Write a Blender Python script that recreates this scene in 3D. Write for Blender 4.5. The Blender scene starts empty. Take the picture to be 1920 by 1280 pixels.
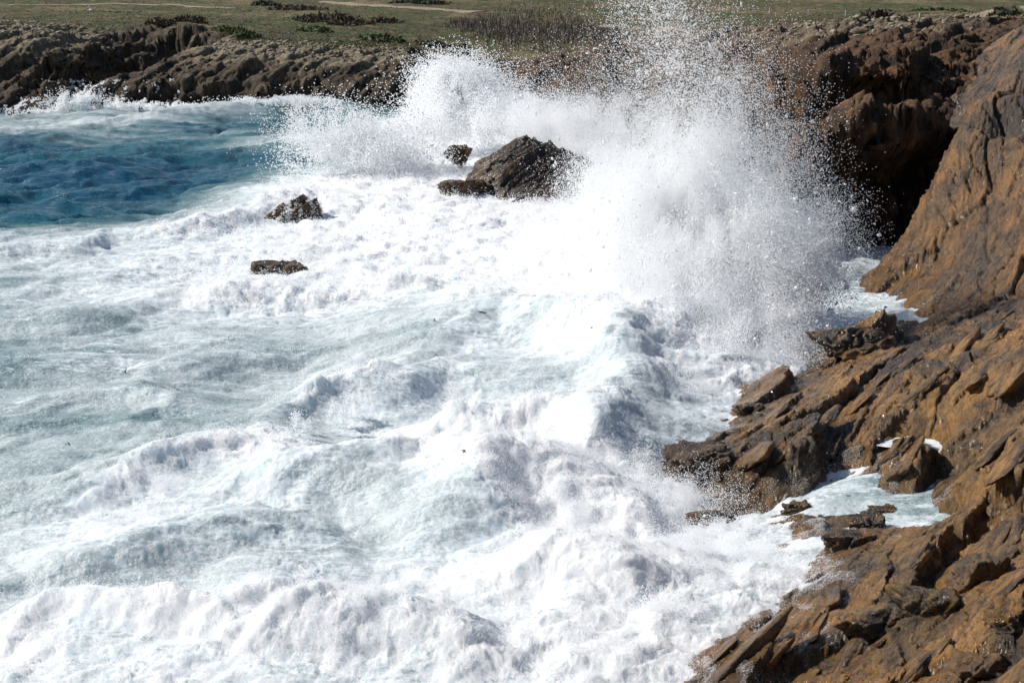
import bpy, math, numpy as np
from math import radians, sin, cos, tan, atan
f4 = np.float32
S = bpy.context.scene
COL = S.collection

# ------------------------------------------------------------------ camera, sky, sun, exposure
FPX, CX, CY, HC, PITCH = 3733.0, 960.0, 640.0, 15.0, radians(10.77)
cam_d = bpy.data.cameras.new("camera")
cam_d.sensor_width = 36.0
cam_d.lens = FPX / 1920.0 * 36.0
cam_d.clip_start, cam_d.clip_end = 0.5, 5000.0
cam = bpy.data.objects.new("camera", cam_d)
COL.objects.link(cam)
cam.location = (0, 0, HC)
cam.rotation_euler = (math.pi / 2 - PITCH, 0, 0)
S.camera = cam

SUN_EL, SUN_AZ = radians(40.0), radians(-74.0)        # azimuth measured from +Y towards +X
world = bpy.data.worlds.new("World")
S.world = world
world.use_nodes = True
wn = world.node_tree.nodes
sky = wn.new('ShaderNodeTexSky')
sky.sky_type = 'NISHITA'
sky.sun_disc = False
sky.sun_elevation = SUN_EL
sky.sun_rotation = SUN_AZ
sky.air_density, sky.dust_density, sky.ozone_density = 1.0, 0.6, 1.2
world.node_tree.links.new(sky.outputs[0], wn['Background'].inputs[0])
wn['Background'].inputs[1].default_value = 0.078
sun_d = bpy.data.lights.new("sun", 'SUN')
sun_d.energy = 5.0
sun_d.angle = radians(0.53)
sun_d.color = (1.0, 0.955, 0.89)
sun = bpy.data.objects.new("sun", sun_d)
COL.objects.link(sun)
from mathutils import Vector
to_sun = Vector((sin(SUN_AZ) * cos(SUN_EL), cos(SUN_AZ) * cos(SUN_EL), sin(SUN_EL)))
sun.rotation_euler = to_sun.to_track_quat('Z', 'Y').to_euler()
sun.location = (-60, 60, 80)
S.view_settings.view_transform = 'Standard'
S.view_settings.look = 'None'
S.view_settings.exposure = 0.10
S.view_settings.gamma = 1.0
S.view_settings.use_curve_mapping = False
S.render.engine = 'CYCLES'
S.cycles.max_bounces = 14
S.cycles.diffuse_bounces = 12
S.cycles.glossy_bounces = 3
S.cycles.transmission_bounces = 8
S.cycles.caustics_reflective = False
S.cycles.caustics_refractive = False
S.cycles.use_denoising = True
S.cycles.use_adaptive_sampling = True
S.cycles.adaptive_threshold = 0.015
S.cycles.sample_clamp_indirect = 6.0

# ------------------------------------------------------------------ photograph geometry -> world
def ray(px, py):
    a, b = (px - CX) / FPX, (py - CY) / FPX
    dy = cos(PITCH) - b * sin(PITCH)
    dz = -sin(PITCH) - b * cos(PITCH)
    return a / dy, dz / dy                            # x and z per metre of y
def PD(px, py, D):
    a, b = ray(px, py)
    return (a * D, D, HC + b * D)
def PZ(px, py, z):
    a, b = ray(px, py)
    D = (HC - z) / -b
    return (a * D, D, z)
def QD(px, D, z):                                     # column px, distance and height given
    return ((px - CX) / FPX * D * 1.01, D, z)
def dense(pts, k=4):
    """more sightings along a line of sighted points"""
    p = np.array(pts, float); t = np.arange(len(p)); tt_ = np.linspace(0, len(p) - 1, (len(p) - 1) * k + 1)
    return [tuple(v) for v in np.stack([np.interp(tt_, t, p[:, c]) for c in range(p.shape[1])], -1)]
def proj(P):
    P = np.asarray(P, float)
    x, y, z = P[..., 0], P[..., 1], P[..., 2] - HC
    dep = y * cos(PITCH) - z * sin(PITCH)
    up = y * sin(PITCH) + z * cos(PITCH)
    return CX + FPX * x / dep, CY - FPX * up / dep

# ------------------------------------------------------------------ numpy noise
def _h(ix, iy, iz, seed):
    h = (ix.astype(np.uint32) * np.uint32(374761393) + iy.astype(np.uint32) * np.uint32(668265263)
         + iz.astype(np.uint32) * np.uint32(2147483647) + np.uint32((seed * 974711 + 1013) & 0xffffffff))
    h = (h ^ (h >> np.uint32(13))) * np.uint32(1274126177)
    h = h ^ (h >> np.uint32(16))
    h = h * np.uint32(2246822519)
    return h ^ (h >> np.uint32(15))
def hash01(ix, iy, iz, seed):
    return (_h(ix, iy, iz, seed) >> np.uint32(8)).astype(f4) * f4(1 / 16777216.0)

from concurrent.futures import ThreadPoolExecutor
POOL = ThreadPoolExecutor(4)
def _chunk(fn, P, *a, n=40000):
    P = np.ascontiguousarray(P, dtype=f4)
    if len(P) <= n:
        return fn(P, *a)
    r = list(POOL.map(lambda i: fn(P[i:i + n], *a), range(0, len(P), n)))
    if isinstance(r[0], tuple):
        return tuple(np.concatenate([q[k] for q in r]) for k in range(len(r[0])))
    return np.concatenate(r)

def _n3(P, seed):
    i = np.floor(P).astype(np.int32)
    fr = P - i
    u = fr * fr * fr * (fr * (fr * 6 - 15) + 10)
    def c(dx, dy, dz):
        h = _h(i[:, 0] + dx, i[:, 1] + dy, i[:, 2] + dz, seed)
        gx = ((h & np.uint32(1023)).astype(f4) - 511.5) * f4(1 / 511.5)
        gy = (((h >> np.uint32(10)) & np.uint32(1023)).astype(f4) - 511.5) * f4(1 / 511.5)
        gz = (((h >> np.uint32(20)) & np.uint32(1023)).astype(f4) - 511.5) * f4(1 / 511.5)
        return gx * (fr[:, 0] - dx) + gy * (fr[:, 1] - dy) + gz * (fr[:, 2] - dz)
    ux, uy, uz = u[:, 0], u[:, 1], u[:, 2]
    a = c(0, 0, 0); a += ux * (c(1, 0, 0) - a)
    b = c(0, 1, 0); b += ux * (c(1, 1, 0) - b)
    a += uy * (b - a)
    d = c(0, 0, 1); d += ux * (c(1, 0, 1) - d)
    e = c(0, 1, 1); e += ux * (c(1, 1, 1) - e)
    d += uy * (e - d)
    return (a + uz * (d - a)) * f4(1.35)
def n3(P, seed=0):
    return _chunk(_n3, P, seed)
def _n2(P, seed):
    i = np.floor(P).astype(np.int32)
    fr = P - i
    u = fr * fr * fr * (fr * (fr * 6 - 15) + 10)
    z = np.zeros(len(P), np.int32)
    def c(dx, dy):
        h = _h(i[:, 0] + dx, i[:, 1] + dy, z, seed)
        an = h.astype(f4) * f4(2 * math.pi / 4294967296.0)
        return np.cos(an) * (fr[:, 0] - dx) + np.sin(an) * (fr[:, 1] - dy)
    a = c(0, 0); a += u[:, 0] * (c(1, 0) - a)
    b = c(0, 1); b += u[:, 0] * (c(1, 1) - b)
    return (a + u[:, 1] * (b - a)) * f4(1.45)
def n2(x, y, seed=0):
    return _chunk(_n2, np.stack([x, y], -1), seed)
def fbm3(P, octv, seed=0, lac=2.07, gain=0.5):
    P = np.asarray(P, f4); r = 0; a = 1.0
    for k in range(octv):
        r = r + a * n3(P, seed + k); P = P * f4(lac) + f4(3.7); a *= gain
    return r
def fbm2(x, y, octv, seed=0, lac=2.03, gain=0.5):
    r = 0; a = 1.0
    for k in range(octv):
        r = r + a * n2(x, y, seed + k); x = x * lac + 3.1; y = y * lac - 1.7; a *= gain
    return r
def billow2(x, y, octv, seed=0, gain=0.5):
    r = 0; a = 1.0; t = 0
    for k in range(octv):
        r = r + a * (2.6 * np.abs(n2(x, y, seed + k)) - .65); t += a; x = x * 2.11 + 7.3; y = y * 2.11 - 4.1; a *= gain
    return r / t
def _vor3(P, seed):
    i = np.floor(P).astype(np.int32)
    fr = P - i
    n = len(P)
    f1 = np.full(n, 9, f4); f2 = np.full(n, 9, f4); val = np.zeros(n, f4)
    ox = np.zeros((n, 3), f4)
    for dx in (-1, 0, 1):
        for dy in (-1, 0, 1):
            for dz in (-1, 0, 1):
                h = _h(i[:, 0] + dx, i[:, 1] + dy, i[:, 2] + dz, seed)
                jx = (h & np.uint32(1023)).astype(f4) * f4(.9 / 1023) + f4(.05 + dx)
                jy = ((h >> np.uint32(10)) & np.uint32(1023)).astype(f4) * f4(.9 / 1023) + f4(.05 + dy)
                jz = ((h >> np.uint32(20)) & np.uint32(1023)).astype(f4) * f4(.9 / 1023) + f4(.05 + dz)
                ax, ay, az = fr[:, 0] - jx, fr[:, 1] - jy, fr[:, 2] - jz
                d = ax * ax + ay * ay + az * az
                nw = d < f1
                f2 = np.where(nw, f1, np.minimum(f2, d))
                f1 = np.where(nw, d, f1)
                v = ((h * np.uint32(2654435761)) >> np.uint32(8)).astype(f4) * f4(1 / 16777216.0)
                val = np.where(nw, v, val)
                ox[nw, 0] = ax[nw]; ox[nw, 1] = ay[nw]; ox[nw, 2] = az[nw]
    return val, np.sqrt(f2) - np.sqrt(f1), ox
def vor3(P, seed=0):
    return _chunk(_vor3, P, seed)
def _vor2(P, seed):
    i = np.floor(P).astype(np.int32); fr = P - i; n = len(P)
    f1 = np.full(n, 9, f4); f2 = np.full(n, 9, f4); val = np.zeros(n, np.uint32); ox = np.zeros((n, 2), f4); z = np.zeros(n, np.int32)
    for dx in (-1, 0, 1):
        for dy in (-1, 0, 1):
            h = _h(i[:, 0] + dx, i[:, 1] + dy, z, seed)
            ax = fr[:, 0] - ((h & np.uint32(1023)).astype(f4) * f4(.9 / 1023) + f4(.05 + dx))
            ay = fr[:, 1] - (((h >> np.uint32(10)) & np.uint32(1023)).astype(f4) * f4(.9 / 1023) + f4(.05 + dy))
            d = ax * ax + ay * ay
            nw = d < f1
            f2 = np.where(nw, f1, np.minimum(f2, d)); f1 = np.where(nw, d, f1)
            val = np.where(nw, h * np.uint32(2654435761), val)
            ox[nw, 0] = ax[nw]; ox[nw, 1] = ay[nw]
    v = (val >> np.uint32(8)).astype(f4) * f4(1 / 16777216.0)
    w = ((val * np.uint32(40503)) >> np.uint32(12)).astype(f4) * f4(1 / 1048576.0)
    return v, w, np.sqrt(f2) - np.sqrt(f1), ox
def vor2(P, seed=0):
    return _chunk(_vor2, P, seed)
STRIKE = np.array((.40, .917)); ACROSS = np.array((.917, -.40))
def cuesta(x, y, gx, gy, scale, seed, dip=.55, amp=.16, levels=((1.0, 1.0), (.38, .8), (.14, .7)), L=(2.0, 4.6), lim=.9):
    """terrain broken into slabs that lie parallel to the bedding: gentle backs facing the sun, short broken edges away from it"""
    x = np.asarray(x, f4); y = np.asarray(y, f4)
    jx = x + scale * .22 * n2(x / scale * .7, y / scale * .5, seed + 90) + scale * .05 * n2(x / scale * 3, y / scale * 3, seed + 92)
    jy = y + scale * .22 * n2(x / scale * .7 + 40, y / scale * .5, seed + 91) + scale * .05 * n2(x / scale * 3, y / scale * 3 + 40, seed + 93)
    a = jx * f4(ACROSS[0]) + jy * f4(ACROSS[1]); b = jx * f4(STRIKE[0]) + jy * f4(STRIKE[1])
    ga = gx * ACROSS[0] + gy * ACROSS[1]; gb = gx * STRIKE[0] + gy * STRIKE[1]
    dz = 0; tint = 0; ck = 9
    for k, (sc, wt) in enumerate(levels):
        l1, l2 = L[0] * scale * sc, L[1] * scale * sc
        if k: l2 *= .8
        v, w, e, o = vor2(np.stack([a / l1 + k * 7.7, b / l2 + k * 3.3], -1), seed + k)
        da = np.clip(dip + (v - .5) * .5 - ga, -lim, lim); db = np.clip(.06 + (w - .5) * .35 - gb * .5, -lim, lim)
        taper = sstep(0.0, .085, e) if k == 0 else (sstep(0.0, .06, e) if k == 1 else 1)
        dz = dz + wt * taper * (da * o[:, 0] * l1 + db * o[:, 1] * l2 + (w - .5) * amp * l1 * 1.3)
        dz = dz - wt * .14 * l1 * np.exp(-(e / .045) ** 2)
        tint = tint + v * (.45, .3, .2, .05)[k]
        ck = np.minimum(ck, e * (1, 1.6, 2.6, 4)[k])
    return dz, tint, ck
def sstep(a, b, x):
    t = np.clip((x - a) / (b - a), 0, 1)
    return t * t * (3 - 2 * t)

class RBF:
    """values scattered over the plan, interpolated with the cone kernel"""
    def __init__(self, xy, vals, sc=1.0):
        self.xy = np.asarray(xy, float) ; self.sc = sc
        vals = np.asarray(vals, float)
        n = len(self.xy)
        d = np.linalg.norm(self.xy[:, None] - self.xy[None], axis=2)
        A = np.zeros((n + 1, n + 1)); A[:n, :n] = d + np.eye(n) * 1e-6; A[:n, n] = A[n, :n] = 1
        b = np.zeros((n + 1, vals.shape[1])); b[:n] = vals
        self.w = np.linalg.lstsq(A, b, rcond=None)[0]
    def __call__(self, x, y):
        x = np.asarray(x, f4).ravel(); y = np.asarray(y, f4).ravel()
        out = np.zeros((len(x), self.w.shape[1]), f4)
        W = self.w.astype(f4); X = self.xy.astype(f4)
        def part(i):
            d = np.sqrt((x[i:i + 8000, None] - X[None, :, 0]) ** 2 + (y[i:i + 8000, None] - X[None, :, 1]) ** 2)
            out[i:i + 8000] = d @ W[:-1] + W[-1]
        list(POOL.map(part, range(0, len(x), 8000)))
        return out

# bedding of the rock: planes dip to the left of the picture, their strike runs away from the viewer
def nrm(v):
    v = np.asarray(v, float); return v / np.linalg.norm(v)
T2 = nrm((0.42, 0.88, 0.16))
NS = np.array((-0.60, 0.12, 0.78)); NS = nrm(NS - T2 * NS.dot(T2))
T1 = np.cross(T2, NS)
BED = np.stack([T1, T2, NS], 1).astype(f4)            # world -> bedding coordinates: P @ BED

def rock_field(P, scale, seed, L=(1.5, 3.0, 0.55), detail=True, warp=.28):
    """blocky bedded relief: (offset, tint, crack) at points P"""
    P = np.asarray(P, f4)
    w = np.stack([n3(P * f4(.9 / scale), seed + 50), n3(P * f4(.9 / scale) + 11, seed + 51), n3(P * f4(.9 / scale) + 23, seed + 52)], -1)
    q = (P + w * f4(warp * scale)) @ BED
    v1, e1, o1 = vor3(q / (np.array(L, f4) * f4(scale)), seed)
    off = (v1 - .5) * .62 + o1[:, 2] * .34 + o1[:, 0] * ((v1 * 7.3) % 1 - .4) * .3
    off = off - .30 * np.exp(-(e1 / .055) ** 2)
    if detail:
        v2, e2, o2 = vor3(q / (np.array(L, f4) * f4(scale * .36)) + 5, seed + 7)
        off = off + ((v2 - .5) * .62 + o2[:, 2] * .3) * .36 - .10 * np.exp(-(e2 / .07) ** 2)
        v3, e3, o3 = vor3(q / (np.array((1.2, 2.0, .6), f4) * f4(scale * .13)) + 9, seed + 9)
        off = off + ((v3 - .5) * .6 + o3[:, 2] * .3) * .12
        off = off + .07 * fbm3(P * f4(5 / scale), 3, seed + 70)
        tint = v1 * .6 + v2 * .4
    else:
        tint = v1
    return off * scale, tint, e1

# ------------------------------------------------------------------ mesh helpers
def raw_mesh(name, V, F, smooth=True, mat=None, attrs=None):
    V = np.asarray(V, f4).reshape(-1, 3); F = np.asarray(F, np.int32)
    me = bpy.data.meshes.new(name)
    me.vertices.add(len(V)); me.vertices.foreach_set("co", V.ravel())
    if len(F):
        k = F.shape[1]
        me.loops.add(F.size); me.loops.foreach_set("vertex_index", F.ravel())
        me.polygons.add(len(F))
        me.polygons.foreach_set("loop_start", np.arange(0, F.size, k, dtype=np.int32))
        if smooth:
            me.polygons.foreach_set("use_smooth", np.ones(len(F), bool))
    for nme, val in (attrs or {}).items():
        at = me.attributes.new(nme, 'FLOAT', 'POINT'); at.data.foreach_set("value", np.asarray(val, f4).ravel())
    me.update(calc_edges=True)
    if mat: me.materials.append(mat)
    return me
def add(name, me, parent=None, label=None, cat=None, group=None, kind=None, loc=None):
    o = bpy.data.objects.new(name, me)
    COL.objects.link(o)
    if parent is not None: o.parent = parent
    if loc is not None: o.location = loc
    for k, v in (("label", label), ("category", cat), ("group", group), ("kind", kind)):
        if v: o[k] = v
    return o
def grid_faces(nr, nc, keep=None):
    i = np.arange(nr * nc, dtype=np.int32).reshape(nr, nc)
    F = np.stack([i[:-1, :-1], i[:-1, 1:], i[1:, 1:], i[1:, :-1]], -1).reshape(-1, 4)
    if keep is not None:
        F = F[keep[F].any(1)]
    return F
def compact(V, F, attrs):
    used = np.zeros(len(V), bool); used[F.ravel()] = True
    m = np.cumsum(used) - 1
    return V[used], m[F], {k: a[used] for k, a in attrs.items()}
def grid_normals(G):
    du = np.gradient(G, axis=1); dv = np.gradient(G, axis=0)
    n = np.cross(du, dv)
    n /= np.linalg.norm(n, axis=2, keepdims=True) + 1e-9
    n[n[..., 2] < 0] *= -1
    return n

# ------------------------------------------------------------------ materials
class NT:
    def __init__(self, name):
        self.m = bpy.data.materials.new(name); self.m.use_nodes = True
        self.t = self.m.node_tree; self.n = self.t.nodes
        self.b = self.n['Principled BSDF']; self.out = self.n['Material Output']
        self.geo = self.n.new('ShaderNodeNewGeometry').outputs['Position']
    def link(self, a, b): self.t.links.new(a, b)
    def val(self, s, v):
        if hasattr(v, 'links') or isinstance(v, bpy.types.NodeSocket): self.link(v, s)
        elif isinstance(v, (tuple, list)): s.default_value = tuple(v) + (1,) * (len(s.default_value) - len(v))
        else: s.default_value = v
    def attr(self, nme):
        n = self.n.new('ShaderNodeAttribute'); n.attribute_name = nme; return n.outputs['Fac']
    def mapping(self, scale=(1, 1, 1), rot=(0, 0, 0), src=None):
        n = self.n.new('ShaderNodeMapping'); self.link(src or self.geo, n.inputs['Vector'])
        n.inputs['Scale'].default_value = scale; n.inputs['Rotation'].default_value = rot
        return n.outputs[0]
    def noise(self, scale, detail=5, rough=.55, vec=None, dist=0.0, color=False):
        n = self.n.new('ShaderNodeTexNoise'); self.link(vec or self.geo, n.inputs['Vector'])
        n.inputs['Scale'].default_value = scale; n.inputs['Detail'].default_value = detail
        n.inputs['Roughness'].default_value = rough; n.inputs['Distortion'].default_value = dist
        return n.outputs['Color' if color else 0]
    def vor(self, scale, feature='F1', vec=None, out='Distance'):
        n = self.n.new('ShaderNodeTexVoronoi'); n.feature = feature; self.link(vec or self.geo, n.inputs['Vector'])
        n.inputs['Scale'].default_value = scale
        return n.outputs[out]
    def math(self, op, a, b=None, c=None, clamp=False):
        n = self.n.new('ShaderNodeMath'); n.operation = op; n.use_clamp = clamp
        for s, v in zip(n.inputs, (a, b, c)):
            if v is not None: self.val(s, v)
        return n.outputs[0]
    def ramp(self, x, a, b, lo=0.0, hi=1.0):
        n = self.n.new('ShaderNodeMapRange'); n.interpolation_type = 'SMOOTHSTEP'
        for s, v in zip(n.inputs, (x, a, b, lo, hi)): self.val(s, v)
        return n.outputs[0]
    def mix(self, f, a, b, mode='MIX'):
        n = self.n.new('ShaderNodeMix'); n.data_type = 'RGBA'; n.blend_type = mode
        self.val(n.inputs[0], f); self.val(n.inputs[6], a); self.val(n.inputs[7], b)
        return n.outputs[2]
    def bump(self, h, strength=.5, dist=.1, normal=None):
        n = self.n.new('ShaderNodeBump'); self.link(h, n.inputs['Height'])
        n.inputs['Strength'].default_value = strength; n.inputs['Distance'].default_value = dist
        if normal is not None: self.link(normal, n.inputs['Normal'])
        return n.outputs[0]
    def set(self, **k):
        for a, v in k.items(): self.val(self.b.inputs[a.replace('_', ' ')], v)

# strike direction in plan for streaks on the rock faces
ROCK_ROT = (0, 0, 0)
def rock_material(name, dark, mid, warm, pale, wet=True, rough=(.42, .75), grain=1.0, warm_amt=.5, pale_amt=.2):
    t = NT(name)
    # bedding-stretched coordinates
    vs = []
    for ax in (T1, T2, NS):
        d = t.n.new('ShaderNodeVectorMath'); d.operation = 'DOT_PRODUCT'
        t.link(t.geo, d.inputs[0]); d.inputs[1].default_value = tuple(ax); vs.append(d.outputs['Value'])
    cb = t.n.new('ShaderNodeCombineXYZ')
    for s, v in zip(cb.inputs, vs): t.link(v, s)
    bed = t.mapping((1.0 / 1.2, 1.0 / 2.6, 1.0 / .7), src=cb.outputs[0])
    tint = t.attr('tint'); crack = t.attr('crack')
    big = t.noise(.55 * grain, 4, .6, bed)
    med = t.noise(2.6 * grain, 6, .65, bed, .4)
    fine = t.noise(15 * grain, 6, .7)
    c = t.mix(t.ramp(t.math('ADD', med, t.math('MULTIPLY', t.math('SUBTRACT', tint, .5), .35)), .36, .64), dark, mid)
    c = t.mix(t.ramp(t.noise(.9 * grain, 5, .65, bed), .55, .70, 0, .6), c, (.080, .062, .048))
    c = t.mix(t.math('MULTIPLY', t.ramp(t.math('ADD', big, t.math('MULTIPLY', tint, .25)), .52, .78), warm_amt), c, warm)
    c = t.mix(t.math('MULTIPLY', t.ramp(t.math('ADD', t.noise(1.7 * grain, 6, .7, bed, .8), t.math('MULTIPLY', tint, -.15)), .52, .66), pale_amt), c, pale)
    c = t.mix(t.ramp(fine, .38, .64, .0, .8), c, t.mix(.55, c, (.012, .010, .010)))
    c = t.mix(t.ramp(t.noise(45 * grain, 3, .7), .56, .70, 0, .55), c, t.mix(.5, c, pale))
    strv = t.mapping((1 / .16, 1 / 2.6, 1 / .5), src=cb.outputs[0])
    stra = t.noise(1.0 * grain, 5, .62, strv, .5)
    c = t.mix(t.ramp(stra, .50, .62, 0, .62), c, dark)
    c = t.mix(t.ramp(t.noise(.75 * grain, 5, .66, bed, .6), .51, .61, 0, .5), c, t.mix(.75, c, (.020, .015, .012)))
    speck = t.vor(30 * grain, 'F1')
    c = t.mix(t.ramp(speck, .12, .05, 0, .35), c, pale)
    c = t.mix(t.ramp(crack, .07, .0, 0, .55), c, (.012, .010, .009))
    if wet:
        sep = t.n.new('ShaderNodeSeparateXYZ'); t.link(t.geo, sep.inputs[0])
        wz = t.math('ADD', sep.outputs['Z'], t.math('MULTIPLY', big, -1.6))
        wetm = t.ramp(wz, .95, -.5)
        c = t.mix(t.math('MULTIPLY', wetm, .5), c, t.mix(.55, c, (.016, .012, .011)))
    rw_ = None
    if wet:
        rw_ = wetm
    t.set(Base_Color=c)
    sheen = t.noise(3.2 * grain, 4, .6)
    rr0 = t.ramp(sheen, .40, .60, rough[0], rough[1])
    t.set(Roughness=t.math('MULTIPLY', rr0, t.math('SUBTRACT', 1.0, t.math('MULTIPLY', rw_, .6))) if rw_ is not None else rr0)
    t.b.inputs['Specular IOR Level'].default_value = .5
    nb = t.bump(t.math('ADD', t.math('MULTIPLY', stra, -.8), t.math('ADD', t.noise(5 * grain, 7, .68, bed), t.math('MULTIPLY', t.noise(26 * grain, 5, .75), .45))), .95, .14 / grain)
    t.set(Normal=nb)
    return t.m

M_ROCK = rock_material("wet_brown_schist", (.056, .037, .022), (.255, .148, .052), (.46, .225, .052), (.48, .32, .14), True, (.14, .52), 1.0, .85, .32)
M_SLAB = rock_material("smooth_slab_schist", (.062, .044, .031), (.190, .118, .060), (.40, .19, .05), (.50, .34, .16), True, (.26, .62), .7, .75, .45)
M_BOULDER = rock_material("golden_boulder", (.11, .065, .03), (.24, .135, .055), (.34, .17, .055), (.42, .31, .17), False, (.4, .75), 1.4, .6, .3)
M_SEAROCK = rock_material("sea_washed_rock", (.036, .025, .017), (.140, .084, .040), (.25, .13, .048), (.24, .18, .12), False, (.25, .55), .8, .5, .2)

def land_material():
    t = NT("coastal_land")
    rock = t.attr('rock'); pale = t.attr('pale'); tint = t.attr('tint'); crack = t.attr('crack'); warm = t.attr('warm')
    st = t.mapping((1, .45, 1))
    n1 = t.noise(.10, 5, .6, st); n2_ = t.noise(.6, 6, .65, st); n3_ = t.noise(4.0, 5, .7)
    g = t.mix(t.ramp(n1, .44, .57), (.090, .086, .034), (.205, .160, .080))
    g = t.mix(t.ramp(t.noise(.055, 4, .55, st), .49, .58, 0, .8), g, (.055, .078, .020))
    g = t.mix(t.ramp(n2_, .50, .62, 0, .75), g, (.24, .18, .105))
    g = t.mix(t.ramp(t.noise(.2, 6, .7, st), .53, .60, 0, .8), g, (.070, .052, .032))
    g = t.mix(t.ramp(t.noise(.42, 6, .72, st), .54, .60, 0, .7), g, (.135, .078, .042))
    g = t.mix(t.ramp(t.noise(.31, 5, .7, t.mapping((1, .4, 1), (0, 0, .4))), .55, .61, 0, .8), g, (.052, .085, .018))
    g = t.mix(t.ramp(n3_, .3, .7, 0, .5), g, t.mix(.5, g, (.02, .022, .01)))
    sand = t.attr('sand')
    g = t.mix(t.ramp(t.math('ADD', sand, t.math('MULTIPLY', n2_, .5)), .55, .85), g, (.235, .165, .100))
    r = t.mix(t.ramp(t.noise(.55, 6, .65), .36, .64), (.055, .043, .032), (.155, .112, .072))
    rw = t.mix(t.ramp(t.noise(.45, 6, .65), .36, .62), (.055, .035, .024), (.150, .082, .040))
    rw = t.mix(t.ramp(t.noise(.28, 5, .6, t.mapping((1, 1, 2.2))), .54, .68, 0, .75), rw, (.26, .115, .042))
    r = t.mix(warm, r, rw)
    r = t.mix(t.ramp(t.math('ADD', pale, t.math('MULTIPLY', t.noise(1.1, 5, .7), .7)), .52, .85, 0, .95), r, (.30, .245, .165))
    r = t.mix(t.ramp(n3_, .3, .75, 0, .55), r, t.mix(.6, r, (.012, .011, .010)))
    r = t.mix(t.ramp(crack, .07, 0, 0, .6), r, (.012, .010, .010))
    sep = t.n.new('ShaderNodeSeparateXYZ'); t.link(t.geo, sep.inputs[0])
    wl = t.ramp(t.math('ADD', sep.outputs['Z'], t.math('MULTIPLY', n2_, -2.0)), 1.6, .0)
    r = t.mix(t.math('MULTIPLY', wl, .8), r, t.mix(.6, r, (.018, .014, .012)))
    m = t.ramp(t.math('ADD', rock, t.math('MULTIPLY', t.math('SUBTRACT', t.noise(.9, 6, .7), .5), .9)), .42, .58)
    t.set(Base_Color=t.mix(m, g, r), Roughness=.85)
    t.b.inputs['Specular IOR Level'].default_value = .25
    t.set(Normal=t.bump(t.math('ADD', t.noise(2.2, 7, .7), t.math('MULTIPLY', t.noise(9, 4, .7), .4)), .9, .35))
    return t.m
M_LAND = land_material()

def sea_material():
    t = NT("sea_water_and_foam")
    foam = t.attr('foam'); milk = t.attr('milk')
    # streaks of drifting foam lie along the shore-parallel drift
    rot = (0, 0, radians(-12))
    stv = t.mapping((.30, 1.35, .8), rot)
    warp = t.noise(.35, 3, .5)
    s1 = t.noise(1.25, 7, .66, stv, .9)
    s2 = t.noise(4.6, 5, .7, t.mapping((.55, 1.3, 1), rot), .8)
    lace = t.vor(1.7, 'DISTANCE_TO_EDGE', t.mix(.16, t.mapping((.55, 1.2, 1), rot), t.noise(1.6, 4, .6, color=True)), 'Distance')
    lace = t.ramp(lace, .10, .0)
    k = t.math('ADD', t.math('MULTIPLY', s1, .62), t.math('MULTIPLY', s2, .38))
    k = t.math('ADD', k, t.math('MULTIPLY', lace, .05))
    hol = t.vor(3.1, 'DISTANCE_TO_EDGE', t.mix(.22, t.mapping((.8, 1.15, 1), rot), t.noise(2.3, 5, .65, color=True)), 'Distance')
    hol = t.math('MULTIPLY', t.ramp(hol, .04, .30), t.ramp(t.noise(.8, 5, .65), .44, .62, .0, .15))
    k = t.math('SUBTRACT', k, hol)
    thr = t.math('SUBTRACT', .77, t.math('MULTIPLY', foam, .51))
    cover = t.ramp(t.math('SUBTRACT', k, thr), -.035, .10)
    mk = t.math('ADD', milk, t.math('MULTIPLY', t.math('SUBTRACT', t.noise(.30, 5, .6, stv), .5), .9))
    deep = t.mix(t.ramp(t.noise(.05, 3, .5), .35, .65), (.008, .072, .130), (.015, .112, .150))
    teal = (.115, .225, .24)
    milky = (.57, .625, .635)
    c = t.mix(t.ramp(mk, .12, .55), deep, teal)
    c = t.mix(t.ramp(mk, .32, .86), c, milky)
    t.set(Base_Color=c, Roughness=t.ramp(mk, .2, 1.0, .10, .34), IOR=1.333)
    t.set(Subsurface_Weight=t.ramp(mk, .35, .9, 0, .75)); t.b.inputs['Subsurface Radius'].default_value = (.7, 1.0, .95); t.b.inputs['Subsurface Scale'].default_value = .45
    ripple = t.math('ADD', t.noise(1.5, 5, .62, t.mapping((.6, 1.5, 1), rot)), t.math('MULTIPLY', t.noise(7, 3, .6), .22))
    t.set(Normal=t.bump(ripple, .9, .34))
    fb = t.n.new('ShaderNodeBsdfPrincipled')
    fcol = t.mix(t.ramp(t.math('ADD', foam, t.math('MULTIPLY', t.math('SUBTRACT', t.noise(2.2, 7, .7), .5), .9)), .45, .95), (.74, .83, .87), (.955, .964, .975))
    t.val(fb.inputs['Base Color'], fcol); fb.inputs['Roughness'].default_value = .8
    fb.inputs['Specular IOR Level'].default_value = .2
    fb.inputs['Subsurface Weight'].default_value = .85; fb.inputs['Subsurface Radius'].default_value = (.8, .95, 1.0); fb.inputs['Subsurface Scale'].default_value = .22
    fn = t.math('ADD', t.noise(5, 9, .74), t.math('MULTIPLY', t.noise(28, 5, .75), .45))
    t.val(fb.inputs['Normal'], t.bump(fn, .9, .11))
    mx = t.n.new('ShaderNodeMixShader')
    t.val(mx.inputs[0], cover); t.link(t.b.outputs[0], mx.inputs[1]); t.link(fb.outputs[0], mx.inputs[2])
    t.link(mx.outputs[0], t.out.inputs['Surface'])
    return t.m
M_SEA = sea_material()

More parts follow.
